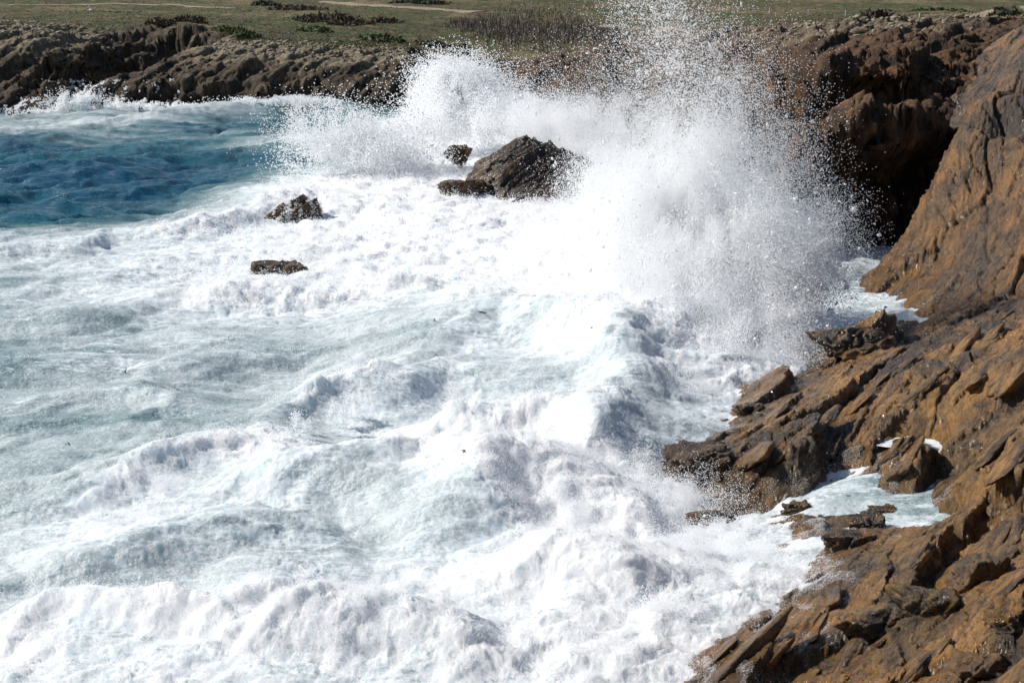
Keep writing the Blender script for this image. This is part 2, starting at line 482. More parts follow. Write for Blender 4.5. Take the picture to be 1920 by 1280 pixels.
def spray_material():
    t = NT("white_spray")
    d = t.n.new('ShaderNodeBsdfDiffuse'); d.inputs[0].default_value = (.985, .99, .995, 1)
    r = t.n.new('ShaderNodeBsdfTranslucent'); r.inputs[0].default_value = (.985, .99, .995, 1)
    mx = t.n.new('ShaderNodeMixShader'); mx.inputs[0].default_value = .42
    t.link(d.outputs[0], mx.inputs[1]); t.link(r.outputs[0], mx.inputs[2]); t.link(mx.outputs[0], t.out.inputs['Surface'])
    return t.m
M_SPRAY = spray_material()

def plain(name, col, rough=.8, var=.4, sc=3.0, bump=.3):
    t = NT(name)
    n = t.noise(sc, 5, .65)
    t.set(Base_Color=t.mix(t.ramp(n, .3, .7, 0, 1), col, tuple(c * (1 - var) for c in col)), Roughness=rough)
    t.set(Normal=t.bump(t.noise(sc * 4, 4, .6), bump, .05))
    return t.m

# ================================================================== LARGE STRUCTURE
# ------------------------------------------------------------------ far shore: cliffs and moor
ctl = []                                              # (x, y, z, rock, pale, warm)
def F(p, rock=1.0, pale=0.0, warm=0.0): ctl.append((*p, rock, pale, warm))
for px in range(-600, 901, 150):
    F(QD(px, 192, -4)); F(QD(px, 199, -2.2))
for px, py in ((-600, 205), (-300, 205), (-100, 206), (0, 208), (60, 206), (112, 198)):
    F(PZ(px, py, .2))
for px, py, D in ((-600, 140, 209), (-300, 145, 209), (-100, 150, 209), (0, 150, 209), (60, 138, 209.5), (103, 130, 210)):
    F(PD(px, py, D))
for px, py, D in ((-600, 100, 213), (-300, 98, 213), (-100, 96, 213), (0, 95, 213), (60, 92, 213.5), (112, 104, 213.5)):
    F(PD(px, py, D), 1, .35)
for px, py, D in ((-600, 60, 222), (-300, 58, 222), (-100, 56, 222), (0, 56, 222), (100, 62, 221), (160, 74, 222)):
    F(PD(px, py, D), .62, .55)
# wall of the inlet (turned away from the sun)
for px, py, D in ((150, 112, 214.4), (200, 86, 219.4), (270, 74, 225.4), (335, 50, 232.5)):
    F(PD(px, py, D), .9, .1)
for px, D, z in ((136, 207.5, -.6), (160, 212, -.2), (208, 217.0, .2), (262, 221.8, .8), (312, 226.5, 1.6), (346, 231.3, 3.8)):
    F(QD(px, D, z))
# front shelf, right of the inlet
for px, py, D in ((140, 186, 206), (160, 163, 207.4), (205, 147, 209.4), (255, 134, 212), (308, 113, 217), (328, 100, 221), (362, 66, 231)):
    F(PD(px, py, D), 1, .15)
for px in (190, 300, 420, 520, 620, 700, 780):
    F(PZ(px, 205 if px < 600 else 210, .15))
for px, py, D in ((220, 172, 206.5), (300, 165, 207), (400, 165, 207), (500, 168, 206.5), (600, 178, 205), (700, 182, 204.5), (775, 185, 204)):
    F(PD(px, py, D))
for px, py, D in ((340, 132, 211.5), (430, 128, 211), (520, 128, 210.5), (610, 132, 209.5), (700, 130, 209), (775, 122, 210)):
    F(PD(px, py, D), 1, .2)
for px, py, D in ((380, 96, 222), (460, 96, 219), (540, 100, 217), (620, 106, 215.5), (700, 110, 214.5), (770, 106, 216)):
    F(PD(px, py, D), .85, .75)
for px, py, D in ((420, 62, 236), (480, 72, 231), (600, 84, 226), (700, 90, 223), (800, 92, 225), (880, 108, 224), (960, 112, 226)):
    F(PD(px, py, D), .25, .3)
for px, py, D in ((450, 46, 250), (600, 55, 248), (760, 62, 246), (920, 66, 252), (1050, 72, 250), (1150, 66, 235)):
    F(PD(px, py, D), .0, .0)
for px in (-900, -600, -300, -100, 60, 200, 330):
    F(PD(px, 36, 250), .0, .1)
for px in range(-900, 2900, 250):
    F(PD(px, 22, 290), 0); F(PD(px, 2, 340), 0); F(PD(px, -45, 440), 0); F(PD(px, -100, 620), 0); F(PD(px, -150, 900), 0)
# coast behind the breaking wave and the cove cliff
for px, D in ((850, 201), (1000, 187), (1120, 165), (1230, 145), (1350, 122), (1440, 108)):
    F(QD(px, D, -1.2), 1, 0, .6); F(QD(px, D - 7, -3), 1, 0, .6)
for px, py, D in ((850, 150, 207), (930, 155, 200), (1000, 150, 198), (1100, 150, 184), (1200, 160, 165), (1300, 190, 138), (1400, 230, 117)):
    F(PD(px, py, D), 1, 0, .7)
for px, py, D in ((860, 120, 215), (1000, 118, 214), (1100, 104, 208), (1200, 112, 186), (1300, 120, 156), (1400, 140, 135), (1450, 190, 117)):
    F(PD(px, py, D), .8, .0, .7)
for px, py, D in ((1200, 74, 215), (1300, 66, 190), (1400, 72, 162), (1500, 66, 148), (1600, 62, 140), (1700, 62, 134)):
    F(PD(px, py, D), .85, .35, .6)
for px, py, D in ((1250, 52, 235), (1350, 46, 230), (1450, 42, 225), (1560, 40, 215), (1680, 42, 190), (1800, 44, 165)):
    F(PD(px, py, D), .22, .25, .3)
for px, py, D in ((1860, 40, 150), (1950, 22, 155), (2150, 5, 160), (2500, -20, 160)):
    F(PD(px, py, D), .45, .2, .5)
for px in range(1470, 1771, 25):       # foot of the cave wall
    F(QD(px, 99.4 + max(0, px - 1640) * .02, -.8), 1, 0, 1); F(QD(px, 96, -2.2), 1, 0, 1)
for px, D, z in ((1840, 104, .5), (1950, 106, 1.5), (2100, 106, 3), (2300, 106, 4)):
    F(QD(px, D, z), 1, 0, 1)
for px, py, D in dense(((1475, 330, 101.0), (1520, 300, 101.2), (1560, 282, 101.4), (1640, 262, 102.0), (1720, 256, 103.2), (1790, 236, 105.5))):
    F(PD(px, py, D), 1, .16, 1)                       # lip of the cave
for px, py, D in dense(((1480, 250, 107), (1540, 236, 107.5), (1620, 232, 107.5), (1700, 226, 108), (1770, 205, 110), (1840, 170, 114))):
    F(PD(px, py, D), 1, .1, 1)                        # ledge above
for px, py, D in dense(((1480, 170, 112), (1540, 140, 110.6), (1620, 128, 110.8), (1700, 120, 112), (1760, 118, 116), (1840, 118, 121))):
    F(PD(px, py, D), 1, .05, 1)                       # brow of the upper wall
for px, py, D in ((1480, 100, 132), (1560, 96, 125), (1640, 92, 122), (1720, 84, 122), (1790, 66, 121.5), (1850, 80, 128), (1930, 70, 132), (2100, 40, 136), (2400, 10, 136)):
    F(PD(px, py, D), 1, .1, .9)
ctl = np.array(ctl)
FAR = RBF(ctl[:, :2], ctl[:, 2:6])
# where the land mesh begins, per column
D0u = np.array([(px - CX) / FPX for px in (-900, 800, 1000, 1200, 1400, 1480, 1800, 3000)])
D0v = np.array([198, 198, 182, 140, 108, 96.5, 97, 97.])
u_in = np.arange(-.285, .285, .00080)
u_far = np.concatenate([np.linspace(-.62, -.285, 50)[:-1], u_in, np.linspace(u_in[-1], .62, 50)[1:]])
NRF = 300
tt = np.linspace(0, 1, NRF)
def far_D(u, t):                                      # rows: close together on the cliffs, wide on the moor
    d0 = np.interp(u, D0u, D0v)
    a = np.where(d0 > 150, 32.0, 52.0)
    near = d0 + a * (t / .62)
    k = np.clip((t - .62) / .38, 0, 1)
    far = (d0 + a) + (700.0) * k ** 2.6 + 60 * k
    return np.where(t < .62, near, far)
U, TT = np.meshgrid(u_far, tt)
YD = far_D(U, TT); XX = U * YD
r = FAR(XX, YD)
Z = r[:, 0].reshape(U.shape); RK = np.clip(r[:, 1].reshape(U.shape), 0, 1); PL = np.clip(r[:, 2].reshape(U.shape), 0, 1); WM = np.clip(r[:, 3].reshape(U.shape), 0, 1)
nz = fbm2((XX * .05).ravel(), (YD * .03).ravel(), 4, 91).reshape(U.shape)
grassy = 1 - sstep(.35, .65, RK)
Z = Z + grassy * (nz * .45 + .12 * fbm2((XX * .5).ravel(), (YD * .4).ravel(), 4, 95).reshape(U.shape))
G = np.stack([XX, YD, Z], -1).astype(f4)
N = grid_normals(G)
gx = -(N[..., 0] / np.maximum(N[..., 2], .15)).ravel(); gy = -(N[..., 1] / np.maximum(N[..., 2], .15)).ravel()
wgt = sstep(-1.6, .2, Z).ravel() * sstep(.30, .75, RK).ravel() * (0.45 + .55 * sstep(0.1, .5, (1 - N[..., 2]).ravel()))
dz, tint0, crack0 = cuesta(XX.ravel(), YD.ravel(), gx, gy, 1.25, 61, .5, .3, levels=((1, 1), (.42, .9), (.18, .9), (.08, .8)), L=(2.2, 3.6), lim=.8)
steep = sstep(.30, .62, (1 - N[..., 2]).ravel())
G[..., 2] += (dz * wgt * .8 * (1 - .75 * steep)).reshape(U.shape)
N = grid_normals(G)
Pf = G.reshape(-1, 3)
off, tint, crack = rock_field(Pf, 1.9, 21, (1.0, 1.5, .55), warp=.1)
big, _, _ = rock_field(Pf, 5.0, 33, (1.0, 1.5, .7), detail=False)
pxn, _ = proj(Pf)
shift = 3.8 * sstep(1540, 1600, pxn) * sstep(1840, 1790, pxn) * sstep(6.2, 3.8, Pf[:, 2]) * (Pf[:, 1] < 106)
shift = shift + 2.6 * sstep(1560, 1620, pxn) * sstep(1740, 1690, pxn) * np.exp(-((Pf[:, 2] - 7.9) / .75) ** 2) * (Pf[:, 1] > 105.5) * (Pf[:, 1] < 113)
Pf = Pf + shift[:, None] * np.array((0.0, 1.0, 0.0), f4)
G2 = Pf + N.reshape(-1, 3) * ((off * (.40 + .45 * steep) + big * (.2 + .15 * steep)) * wgt)[:, None].astype(f4)
land_me = raw_mesh("far_shore", G2, grid_faces(*U.shape), False, M_LAND,
                   dict(rock=RK, pale=PL, warm=WM, tint=tint0, crack=np.where(wgt > .3, crack0, 1),
                        sand=np.clip(.55 * np.exp(-(((XX - PD(1650, 45, 200)[0]) / 26) ** 2 + ((YD - 195) / 38) ** 2)) +
                                     .6 * np.exp(-(((XX - PD(1890, 25, 150)[0]) / 6) ** 2 + ((YD - 155) / 14) ** 2)) +
                                     .5 * np.exp(-(((XX - PD(410, 62, 236)[0]) / 7) ** 2 + ((YD - 237) / 9) ** 2)), 0, 1)))
add("far_shore", land_me, label="low rocky cliffs with grassy moor behind the bay", kind="structure")
GF = G2.reshape(*U.shape, 3)
def far_ground(px, py):
    """the land point seen at a pixel of the photograph (moor only)"""
    u = ray(px, py)[0]
    c = int(np.clip(np.searchsorted(u_far, u), 1, len(u_far) - 1))
    col = GF[:, c]
    _, pyc = proj(col)
    ok = np.where((col[:, 1] > np.interp(u, D0u, D0v) + 6))[0]
    k = ok[np.argmin(np.abs(pyc[ok] - py))]
    return col[k].copy()
def far_z(x, y):
    """height of the land mesh at a plan position"""
    u = x / y
    c = np.clip(np.searchsorted(u_far, u), 0, len(u_far) - 1)
    col = GF[:, c]
    return float(np.interp(y, col[:, 1], col[:, 2]))

# ------------------------------------------------------------------ near shore: the rock platform and the big slab
nc_ = []                                              # (x, y, z, slab)
def Nn(px, py, z, slab=0.0): nc_.append((*PZ(px, py, z), slab))
def Nd(px, py, D, slab=0.0): nc_.append((*PD(px, py, D), slab))
for px, py in ((1120, 1300), (1180, 1180), (1220, 1080), (1130, 980), (1110, 880), (1200, 790), (1330, 700), (1420, 620), (1500, 560), (1560, 520)):
    Nn(px, py, -1.0)
for px, py in ((900, 1300), (950, 1000), (950, 800), (1150, 650), (1350, 520), (1450, 470)):
    Nn(px, py, -3.0)
for px, py, z in ((1255, 1310, -.1), (1290, 1262, .05), (1335, 1180, .15), (1375, 1140, .22), (1470, 1105, .30), (1560, 1060, .55), (1665, 1020, .75),   # bottom block, seaward edge
                  (1400, 1290, .55), (1480, 1200, .75), (1600, 1120, 1.05), (1700, 1080, 1.35), (1560, 1290, 1.0), (1680, 1220, 1.45), (1790, 1140, 1.8), (1760, 1290, 1.7), (1900, 1240, 2.2),
                  (1870, 1050, 1.95), (1920, 1130, 2.3), (2050, 1290, 3.2), (2050, 1050, 3.0), (1800, 1030, 1.25),
                  (1330, 1040, -.4), (1400, 985, -.3), (1470, 955, -.15), (1560, 925, .10), (1640, 935, .22), (1700, 985, .14), (1765, 990, .22), (1760, 930, .32), (1600, 960, .36), (1680, 945, .30),    # the flooded gully
                  (1530, 1000, .30), (1600, 990, .55), (1650, 1000, .50), (1480, 1030, .15), (1560, 1040, .42), (1420, 1060, .0), (1540, 960, .3), (1500, 990, .25),
                  (1225, 880, .0), (1260, 850, .3), (1300, 905, .2), (1330, 835, .75), (1400, 815, .95), (1390, 935, .15), (1480, 860, 1.0), (1500, 895, .6), (1560, 800, 1.3), (1600, 850, .95),  # middle block
                  (1320, 800, -.05), (1390, 765, .35), (1440, 735, .6), (1470, 700, .45), (1490, 675, .25), (1500, 760, 1.1), (1570, 720, 1.5), (1640, 760, 1.7), (1600, 690, 1.35),
                  (1540, 640, .75), (1600, 615, 1.25), (1655, 603, 1.65), (1662, 632, 1.15), (1690, 640, .9), (1610, 585, -.7), (1690, 606, -.45), (1735, 598, .05),
                  (1720, 582, .25), (1690, 555, .25), (1655, 527, .25), (1640, 505, .1),
                  (1700, 700, 2.1), (1720, 660, 1.9), (1790, 650, 2.3), (1780, 720, 2.3), (1860, 700, 2.9), (1920, 660, 3.2), (2050, 700, 4.2), (1660, 830, 1.2), (1720, 815, 1.35), (1730, 870, 1.15),
                  (1640, 880, .75), (1720, 905, .75), (1800, 850, 1.5), (1820, 930, 1.3), (1880, 830, 2.3), (1830, 780, 2.1), (1920, 920, 2.2), (1860, 980, 1.5), (1920, 760, 3.0), (2050, 880, 3.6)):
    Nn(px, py, z)
for px, py, D in ((1720, 540, 89.0), (1760, 560, 84.5), (1800, 590, 79), (1800, 470, 91.5), (1850, 520, 85.5), (1900, 570, 79), (1950, 500, 84), (1760, 430, 95)):
    Nd(px, py, D, .8)
for px, py, D in dense(((1668, 480, 96.5), (1700, 430, 98), (1740, 350, 100), (1775, 285, 102), (1800, 232, 104.5), (1850, 165, 109.5), (1905, 100, 115), (1960, 40, 120)), 5):
    Nd(px, py, D, 1)                                  # crest of the slab
for px, py, D in ((1840, 360, 97.5), (1920, 380, 93), (1870, 260, 102), (1930, 250, 100), (1920, 180, 107), (2050, 300, 95), (2050, 500, 82), (2050, 120, 110), (2250, 300, 90)):
    Nd(px, py, D, 1)
for px, py, D in dense(((1668, 480, 96.5), (1700, 430, 98), (1740, 350, 100), (1775, 285, 102), (1800, 232, 104.5), (1850, 165, 109.5), (1905, 100, 115), (1960, 40, 120)), 5):
    x, y, z = PD(px, py, D)                           # behind the crest it falls away into the cleft, higher up it joins the cliff
    if px < 1796:
        nc_.append((x - .2, y + 2.6, max(-1.5, z - 5.0), 1)); nc_.append((x + .3, y + 7, max(-2, z - 8), 1))
    else:
        nc_.append((x, y + 3.0, z - .1, .6)); nc_.append((x, y + 7, z - .2, .4))
for px, py in ((1280, 1500), (1600, 1500), (1900, 1500), (2200, 1500)):
    Nn(px, py, .2 + (px - 1280) * .004)
for px, py, z in ((2400, 1300, 5), (2400, 1000, 5.5), (2400, 750, 6.5)):
    Nn(px, py, z)
nc_ = np.array(nc_)
NEAR = RBF(nc_[:, :2], nc_[:, 2:4])
u_n = np.concatenate([np.arange(.045, .275, .00060), np.linspace(.275, .42, 60)[1:]])
rows = [30.0]
while rows[-1] < 124:
    D = rows[-1]
    rows.append(D + (.13 if D < 36 else .070 if D < 55 else .105 if D < 75 else .17 if D < 100 else .28))
rows = np.array(rows)
U, YD = np.meshgrid(u_n, rows); XX = U * YD
r = NEAR(XX, YD)
Z = r[:, 0].reshape(U.shape); SL = np.clip(r[:, 1].reshape(U.shape), 0, 1)
G = np.stack([XX, YD, Z], -1).astype(f4); N = grid_normals(G)
Pn = G.reshape(-1, 3)
slab = SL.ravel()
gx = -(N[..., 0] / np.maximum(N[..., 2], .2)).ravel(); gy = -(N[..., 1] / np.maximum(N[..., 2], .2)).ravel()
dz, tint, crack = cuesta(XX.ravel(), YD.ravel(), gx, gy, 1.0, 5, .42, .13, lim=.47, L=(2.2, 5.2), levels=((1.35, .60), (.46, .44), (.16, .40), (.055, .55)))
pb_ = (Pn + .22 * np.stack([n3(Pn * f4(.35), 131), n3(Pn * f4(.35) + 9, 132), n3(Pn * f4(.35) + 19, 133)], -1)) @ BED
offs = 0; tints = 0; cracks = 9
for k_, (sc_k, am_k) in enumerate(((1.0, .26), (.36, .16), (.12, .10))):
    va, wa, ea, oa = vor2(np.stack([pb_[:, 0] / (2.6 * sc_k) + 4 * k_, pb_[:, 1] / (8.0 * sc_k)], -1), 140 + k_)
    offs = offs + am_k * ((va - .5) + (.5 + wa) * oa[:, 0] * .8 - 1.0 * np.exp(-(ea / .024) ** 2)); tints = tints + va * (.5, .3, .2)[k_]; cracks = np.minimum(cracks, ea * (1, 1.8, 4)[k_])
ppx, ppy = proj(G)
gul = (sstep(1.25, .75, np.hypot((ppx - 1570) / 240, (ppy - 968) / 80))).ravel()
dz = dz * (1 - slab) * (1 - .6 * gul) * (.42 + .58 * sstep(.1, 1.3, Z.ravel()))
G[..., 2] += dz.reshape(U.shape)
PX_, PY_, _ = PZ(1722, 815, 1.38)
PW_ = np.exp(-(((XX - PX_) / 1.0) ** 2 + ((YD - PY_) / 1.5) ** 2) ** 2)
RR_ = np.hypot((XX - PX_) / 1.0, (YD - PY_) / 1.5)
POOL_Z = float(np.percentile(G[..., 2][(RR_ > 1.0) & (RR_ < 1.25)], 15))
G[..., 2] = G[..., 2] * (1 - PW_) + (POOL_Z - .16 + .06 * np.clip(dz.reshape(U.shape), -1, 1)) * PW_
tint = tint * (1 - slab) + tints * slab; crack = crack * (1 - slab) + cracks * slab * 1.4
N = grid_normals(G); Pn = G.reshape(-1, 3)
st_ = sstep(.25, .6, (1 - N[..., 2]).ravel())
v3_, e3_, o3_ = vor3((Pn @ BED) / np.array((.34, .55, .22), f4), 88)
v4_, e4_, o4_ = vor3((Pn @ BED) / np.array((.11, .2, .08), f4) + 3, 89)
fine = (st_ * .8 + .2) * ((v3_ - .5) * .16 + (v4_ - .5) * .06 - .05 * np.exp(-(e3_ / .06) ** 2)) * (1 - .15 * slab) + .030 * fbm3(Pn * f4(3.0), 4, 71) + .02 * (np.abs(fbm3((Pn @ BED) * np.array((3, 1.2, 9), f4), 3, 76)) - .3)
fine = fine + slab * offs * .7
V = Pn + N.reshape(-1, 3) * fine[:, None].astype(f4)
keep = V[:, 2] > -.75
Fq = grid_faces(*U.shape, keep=keep)
NEARV = V.reshape(*U.shape, 3)
V2, F2_, A2 = compact(V, Fq, dict(tint=tint, crack=crack, slab=slab))
near_me = raw_mesh("rocky_shore", V2, F2_, False, M_ROCK, A2)
near_me.materials.append(M_SLAB)
mi = (A2['slab'][F2_].mean(1) > .5).astype(np.int32)
near_me.polygons.foreach_set("material_index", mi)
shore = add("rocky_shore", near_me, label="brown bedded rock platform and slab sloping into the surf", kind="structure")
def near_z(x, y):
    u = np.asarray(x) / np.asarray(y)
    c = np.clip(np.searchsorted(u_n, u), 0, len(u_n) - 1); k = np.clip(np.searchsorted(rows, y), 0, len(rows) - 1)
    return NEARV[k, c, 2]

# ------------------------------------------------------------------ the sea
sc_ = []                                              # px, py, foam, milk, level
def W(px, py, foam, milk, lvl=0.0): sc_.append((*PZ(px, py, 0.0)[:2], foam, milk, lvl))
for a in ((-200, 300, 0, .05), (0, 270, 0, .2), (0, 330, 0, 0), (0, 400, 0, .05), (0, 440, .05, .25), (200, 300, 0, .05), (200, 360, 0, .0), (200, 420, .05, .3), (400, 300, 0, .1), (400, 260, 0, .32),
          (400, 350, 0, .2), (380, 400, .1, .5), (520, 300, .0, .3), (560, 250, .05, .25), (600, 225, .1, .3), (700, 215, .1, .3), (620, 300, .3, .5),
          (0, 236, .22, .65), (120, 236, .2, .6), (250, 228, .15, .55), (420, 215, .25, .5), (540, 205, .3, .55), (620, 212, .2, .4), (760, 222, .15, .45), (100, 250, .05, .5), (250, 250, .0, .45),
          (-200, 232, .3, .6), (-200, 480, .4, .75),
          (0, 476, .38, .7), (0, 500, .52, .8), (150, 468, .45, .8), (300, 446, .55, .85), (430, 425, .7, .9), (520, 380, .85, 1, .3), (640, 350, 1, 1, .6), (700, 270, .97, 1, .8), (780, 240, .9, 1, .8),
          (860, 240, 1, 1, 1.2), (800, 320, 1, 1, 1.1), (900, 420, 1, 1, .6), (1020, 400, 1, 1, .2), (960, 380, 1, 1, .35), (700, 400, 1, 1, .6),
          (0, 530, .3, .62), (60, 555, .5, .75), (180, 520, .62, .85), (330, 510, .72, .9), (450, 510, .68, .9), (600, 500, .85, 1, .3), (800, 450, .92, 1, .5), (1000, 450, 1, 1, .5), (1200, 450, 1, 1, 1.2), (1200, 540, .95, 1, .8),
          (-200, 620, .25, .55), (0, 620, .38, .68), (120, 600, .42, .75), (220, 600, .42, .72), (330, 585, .6, .85), (480, 575, .72, .9), (650, 570, .72, .9), (850, 570, .62, .85), (1000, 560, .75, .95), (1100, 570, .85, 1), (1400, 590, 1, 1, .7),
          (0, 680, .30, .5), (150, 680, .42, .65), (300, 660, .45, .7), (450, 640, .40, .7), (600, 650, .34, .72), (750, 640, .38, .78), (900, 650, .5, .85), (1000, 640, .6, .9), (1150, 650, .8, 1), (1300, 700, 1, 1, .4),
          (-200, 780, .35, .6), (0, 770, .36, .58), (200, 770, .32, .6), (400, 780, .30, .62), (550, 800, .34, .68), (680, 780, .72, .9), (800, 800, .62, .9), (900, 740, .55, .85), (1050, 760, .70, .95), (1150, 720, .6, .9), (1210, 780, .5, .85), (1260, 800, .6, .9),
          (0, 850, .24, .66), (150, 900, .18, .66), (60, 930, .16, .66), (300, 850, .28, .72), (480, 850, .62, .9), (650, 880, .7, .9), (800, 860, .75, .95), (950, 850, .82, 1), (1100, 880, .85, 1),
          (-200, 950, .35, .7), (0, 960, .28, .72), (130, 965, .5, .8), (300, 930, .75, .9), (500, 910, .66, .9), (640, 960, .5, .82), (800, 1010, .42, .82), (900, 960, .85, 1), (1000, 940, .95, 1), (1150, 990, .95, 1), (1300, 1000, .85, 1),
          (0, 1050, .60, .85), (150, 1030, .72, .9), (300, 1000, .80, .95), (450, 1040, .5, .82), (600, 1060, .5, .82), (750, 1090, .7, .9), (900, 1080, .85, 1), (1100, 1090, .92, 1), (1280, 1100, 1, 1, .3), (1330, 1170, 1, 1, .3),
          (-200, 1130, .4, .8), (0, 1120, .34, .8), (150, 1110, .34, .8), (300, 1110, .42, .82), (430, 1120, .7, .92), (600, 1150, .78, .95), (800, 1150, .85, 1), (1000, 1180, .9, 1),
          (0, 1190, .82, .92), (150, 1210, .75, .9), (300, 1230, .78, .9), (500, 1230, .85, 1), (700, 1230, .8, .95), (900, 1260, .8, .95), (1150, 1240, 1, 1, .2), (0, 1290, .8, .9), (400, 1300, .8, .95), (800, 1310, .8, .95), (1200, 1310, .9, 1),
          (1400, 980, .75, .95, .05), (1480, 950, .7, .9, .12), (1560, 925, .60, .75, .26), (1640, 935, .53, .6, .36), (1700, 985, .50, .62, .38), (1760, 990, .48, .62, .40), (1770, 920, .52, .6, .42), (1500, 1020, .6, .8, .2),
          (1560, 570, .62, .9, .1), (1640, 560, .55, .85, .1), (1690, 590, .55, .85, .1), (1600, 620, .55, .9, .05), (1610, 510, .4, .75, 0), (1500, 660, .9, 1, .1), (1350, 780, .6, .9, 0), (1280, 860, .6, .8, 0),
          (1500, 460, .9, 1, .3), (1400, 380, 1, 1, .5), (1100, 330, 1, 1, .8), (1000, 280, 1, 1, .8), (900, 220, .8, 1, .3)):
    W(*a)
sc_ = np.array(sc_)
SEA = RBF(sc_[:, :2], sc_[:, 2:5])
u_s = np.concatenate([np.linspace(-.75, -.275, 60)[:-1], np.arange(-.275, .275, .00068), np.linspace(.275, .5, 20)[1:]])
rows_s = [30.0]
while rows_s[-1] < 214:
    D = rows_s[-1]
    rows_s.append(D + (.20 if D < 38.5 else .085 if D < 60 else .15 if D < 85 else .20 if D < 110 else .36 if D < 150 else .50))
rows_s = np.array(rows_s)
U, YD = np.meshgrid(u_s, rows_s); shp = U.shape
x = (U * YD).ravel().astype(f4); y = YD.ravel().astype(f4)
r = SEA(x, y)
foam = np.clip(r[:, 0], 0, 1); milk = np.clip(r[:, 1], 0, 1); lvl = r[:, 2]
wx, wy = x + 1.4 * n2(x * .25, y * .2, 301), y + 1.4 * n2(x * .25 + 9, y * .2, 302)
CRESTS = []
def crest(pts, A, wf, wb, foamadd=0.0, milkadd=0.0):
    """a wave ridge along a polyline: steep towards the viewer's side (wf), long behind (wb)"""
    global h, foam, milk
    p = np.array([PZ(a, b, 0)[:2] for a, b in pts])
    amp = np.array([1.0] * len(pts)); amp[0] = amp[-1] = .0
    q_ = np.array(dense(np.concatenate([p, amp[:, None]], 1), 6)); pad_ = np.pad(q_, ((4, 4), (0, 0)), mode='edge')
    q_ = np.stack([np.convolve(pad_[:, c_], np.ones(9) / 9, 'valid') for c_ in range(3)], -1)
    p, amp = q_[:, :2], q_[:, 2]
    if foamadd > .08 and pts[0][1] > 520: CRESTS.append((p, amp * A))
    best = np.full(len(x), 1e9, f4); sd = np.zeros(len(x), f4); am = np.zeros(len(x), f4)
    lo, hi = p.min(0) - 4 * max(wf, wb), p.max(0) + 4 * max(wf, wb)
    m = (wx > lo[0]) & (wx < hi[0]) & (wy > lo[1]) & (wy < hi[1])
    X, Y = wx[m], wy[m]; b_ = best[m]; s_ = sd[m]; a_ = am[m]
    for i in range(len(p) - 1):
        d = p[i + 1] - p[i]; L2 = d @ d + 1e-9
        t = np.clip(((X - p[i, 0]) * d[0] + (Y - p[i, 1]) * d[1]) / L2, 0, 1)
        ex, ey = X - p[i, 0] - t * d[0], Y - p[i, 1] - t * d[1]
        q = ex * ex + ey * ey
        sg = (d[0] * ey - d[1] * ex)
        nw = q < b_
        b_ = np.where(nw, q, b_); s_ = np.where(nw, np.sqrt(q) * np.sign(sg), s_)
        a_ = np.where(nw, amp[i] + (amp[i + 1] - amp[i]) * sstep(0, 1, t), a_)
    w = np.where(s_ > 0, wb, wf)
    g = a_ * np.exp(-(s_ / w) ** 2)
    h[m] += A * (1.2 if pts[0][1] > 600 else 1.0) * g
    if foamadd:
        foam[m] = foam[m] + foamadd * a_ * np.exp(-((s_ + wf * .35) / (wf * .8)) ** 2)
    if milkadd:
        milk[m] = milk[m] + milkadd * g
h = np.zeros(len(x), f4)
# open-water chop and swell
rng = np.random.default_rng(4)
for k in range(26):
    lam = 1.1 * 1.13 ** k
    th = radians(-25) + rng.normal() * .55
    a = .0105 * lam ** .93 * (1.7 if lam < 3.5 else 1.0)
    ph = (wx * cos(th) + wy * sin(th)) * 2 * math.pi / lam + rng.uniform(0, 7)
    s = np.sin(ph + .4 * n2(x / lam * .4, y / lam * .4, 400 + k) * 4)
    h += a * (s + .28 * np.cos(2 * ph)) * (1 - .35 * foam) * (1 - .5 * milk)
h0 = h.copy()
crest([(-200, 246), (0, 246), (130, 242), (270, 236), (340, 232)], .55, 3.2, 5.5, .2, .3)
crest([(250, 236), (340, 228), (440, 218), (540, 211), (600, 211), (680, 226)], 1.7, 3.0, 4.5, .2, .45)
crest([(-100, 300), (60, 272), (220, 268), (420, 262), (560, 262)], .5, 3, 5, 0, .12)
crest([(380, 290), (500, 274), (600, 272), (660, 280)], .55, 2, 3, .18, .3)
crest([(-200, 500), (0, 478), (140, 466), (300, 446), (440, 420), (540, 392), (620, 360)], .85, 1.6, 4.0, .22, .2)
crest([(-200, 560), (0, 535), (120, 512), (260, 505), (360, 520)], .3, 1.6, 3, 0, 0)
crest([(250, 590), (330, 572), (460, 560), (620, 566), (760, 556), (860, 540)], .75, 1.3, 3.0, .25, .1)
crest([(-100, 620), (80, 600), (200, 590), (330, 600)], .4, 1.3, 2.5, -.05, 0)
crest([(150, 660), (270, 640), (400, 636), (480, 650)], .35, 1, 2.2, .15, 0)
crest([(-100, 712), (60, 700), (200, 690), (420, 690), (560, 668), (660, 650)], .38, .9, 2.2, .2, 0)
crest([(-100, 768), (60, 762), (200, 758), (330, 770), (430, 780)], .40, .9, 2, .2, 0)
crest([(800, 600), (860, 578), (960, 572), (1060, 590), (1160, 640), (1240, 690)], .75, 1.4, 2.6, .25, 0)
crest([(720, 700), (850, 650), (960, 628), (1080, 650), (1180, 700), (1250, 760)], 1.5, 2.4, 3.8, .05, 0)
crest([(1090, 650), (1120, 710), (1150, 770), (1165, 830), (1160, 890)], 1.25, 1.7, 2.4, .0, 0)
crest([(640, 810), (720, 770), (840, 742), (960, 730), (1080, 760)], .7, 1.2, 2.4, .12, 0)
crest([(450, 862), (540, 810), (620, 770), (700, 745), (780, 740)], .75, 1.0, 2.2, .3, 0)
crest([(780, 850), (900, 820), (1020, 830), (1120, 870), (1200, 930)], 1.3, 1.5, 2.2, .15, 0)
crest([(120, 960), (220, 925), (360, 880), (480, 870), (600, 880)], .8, 1.2, 1.8, .3, 0)
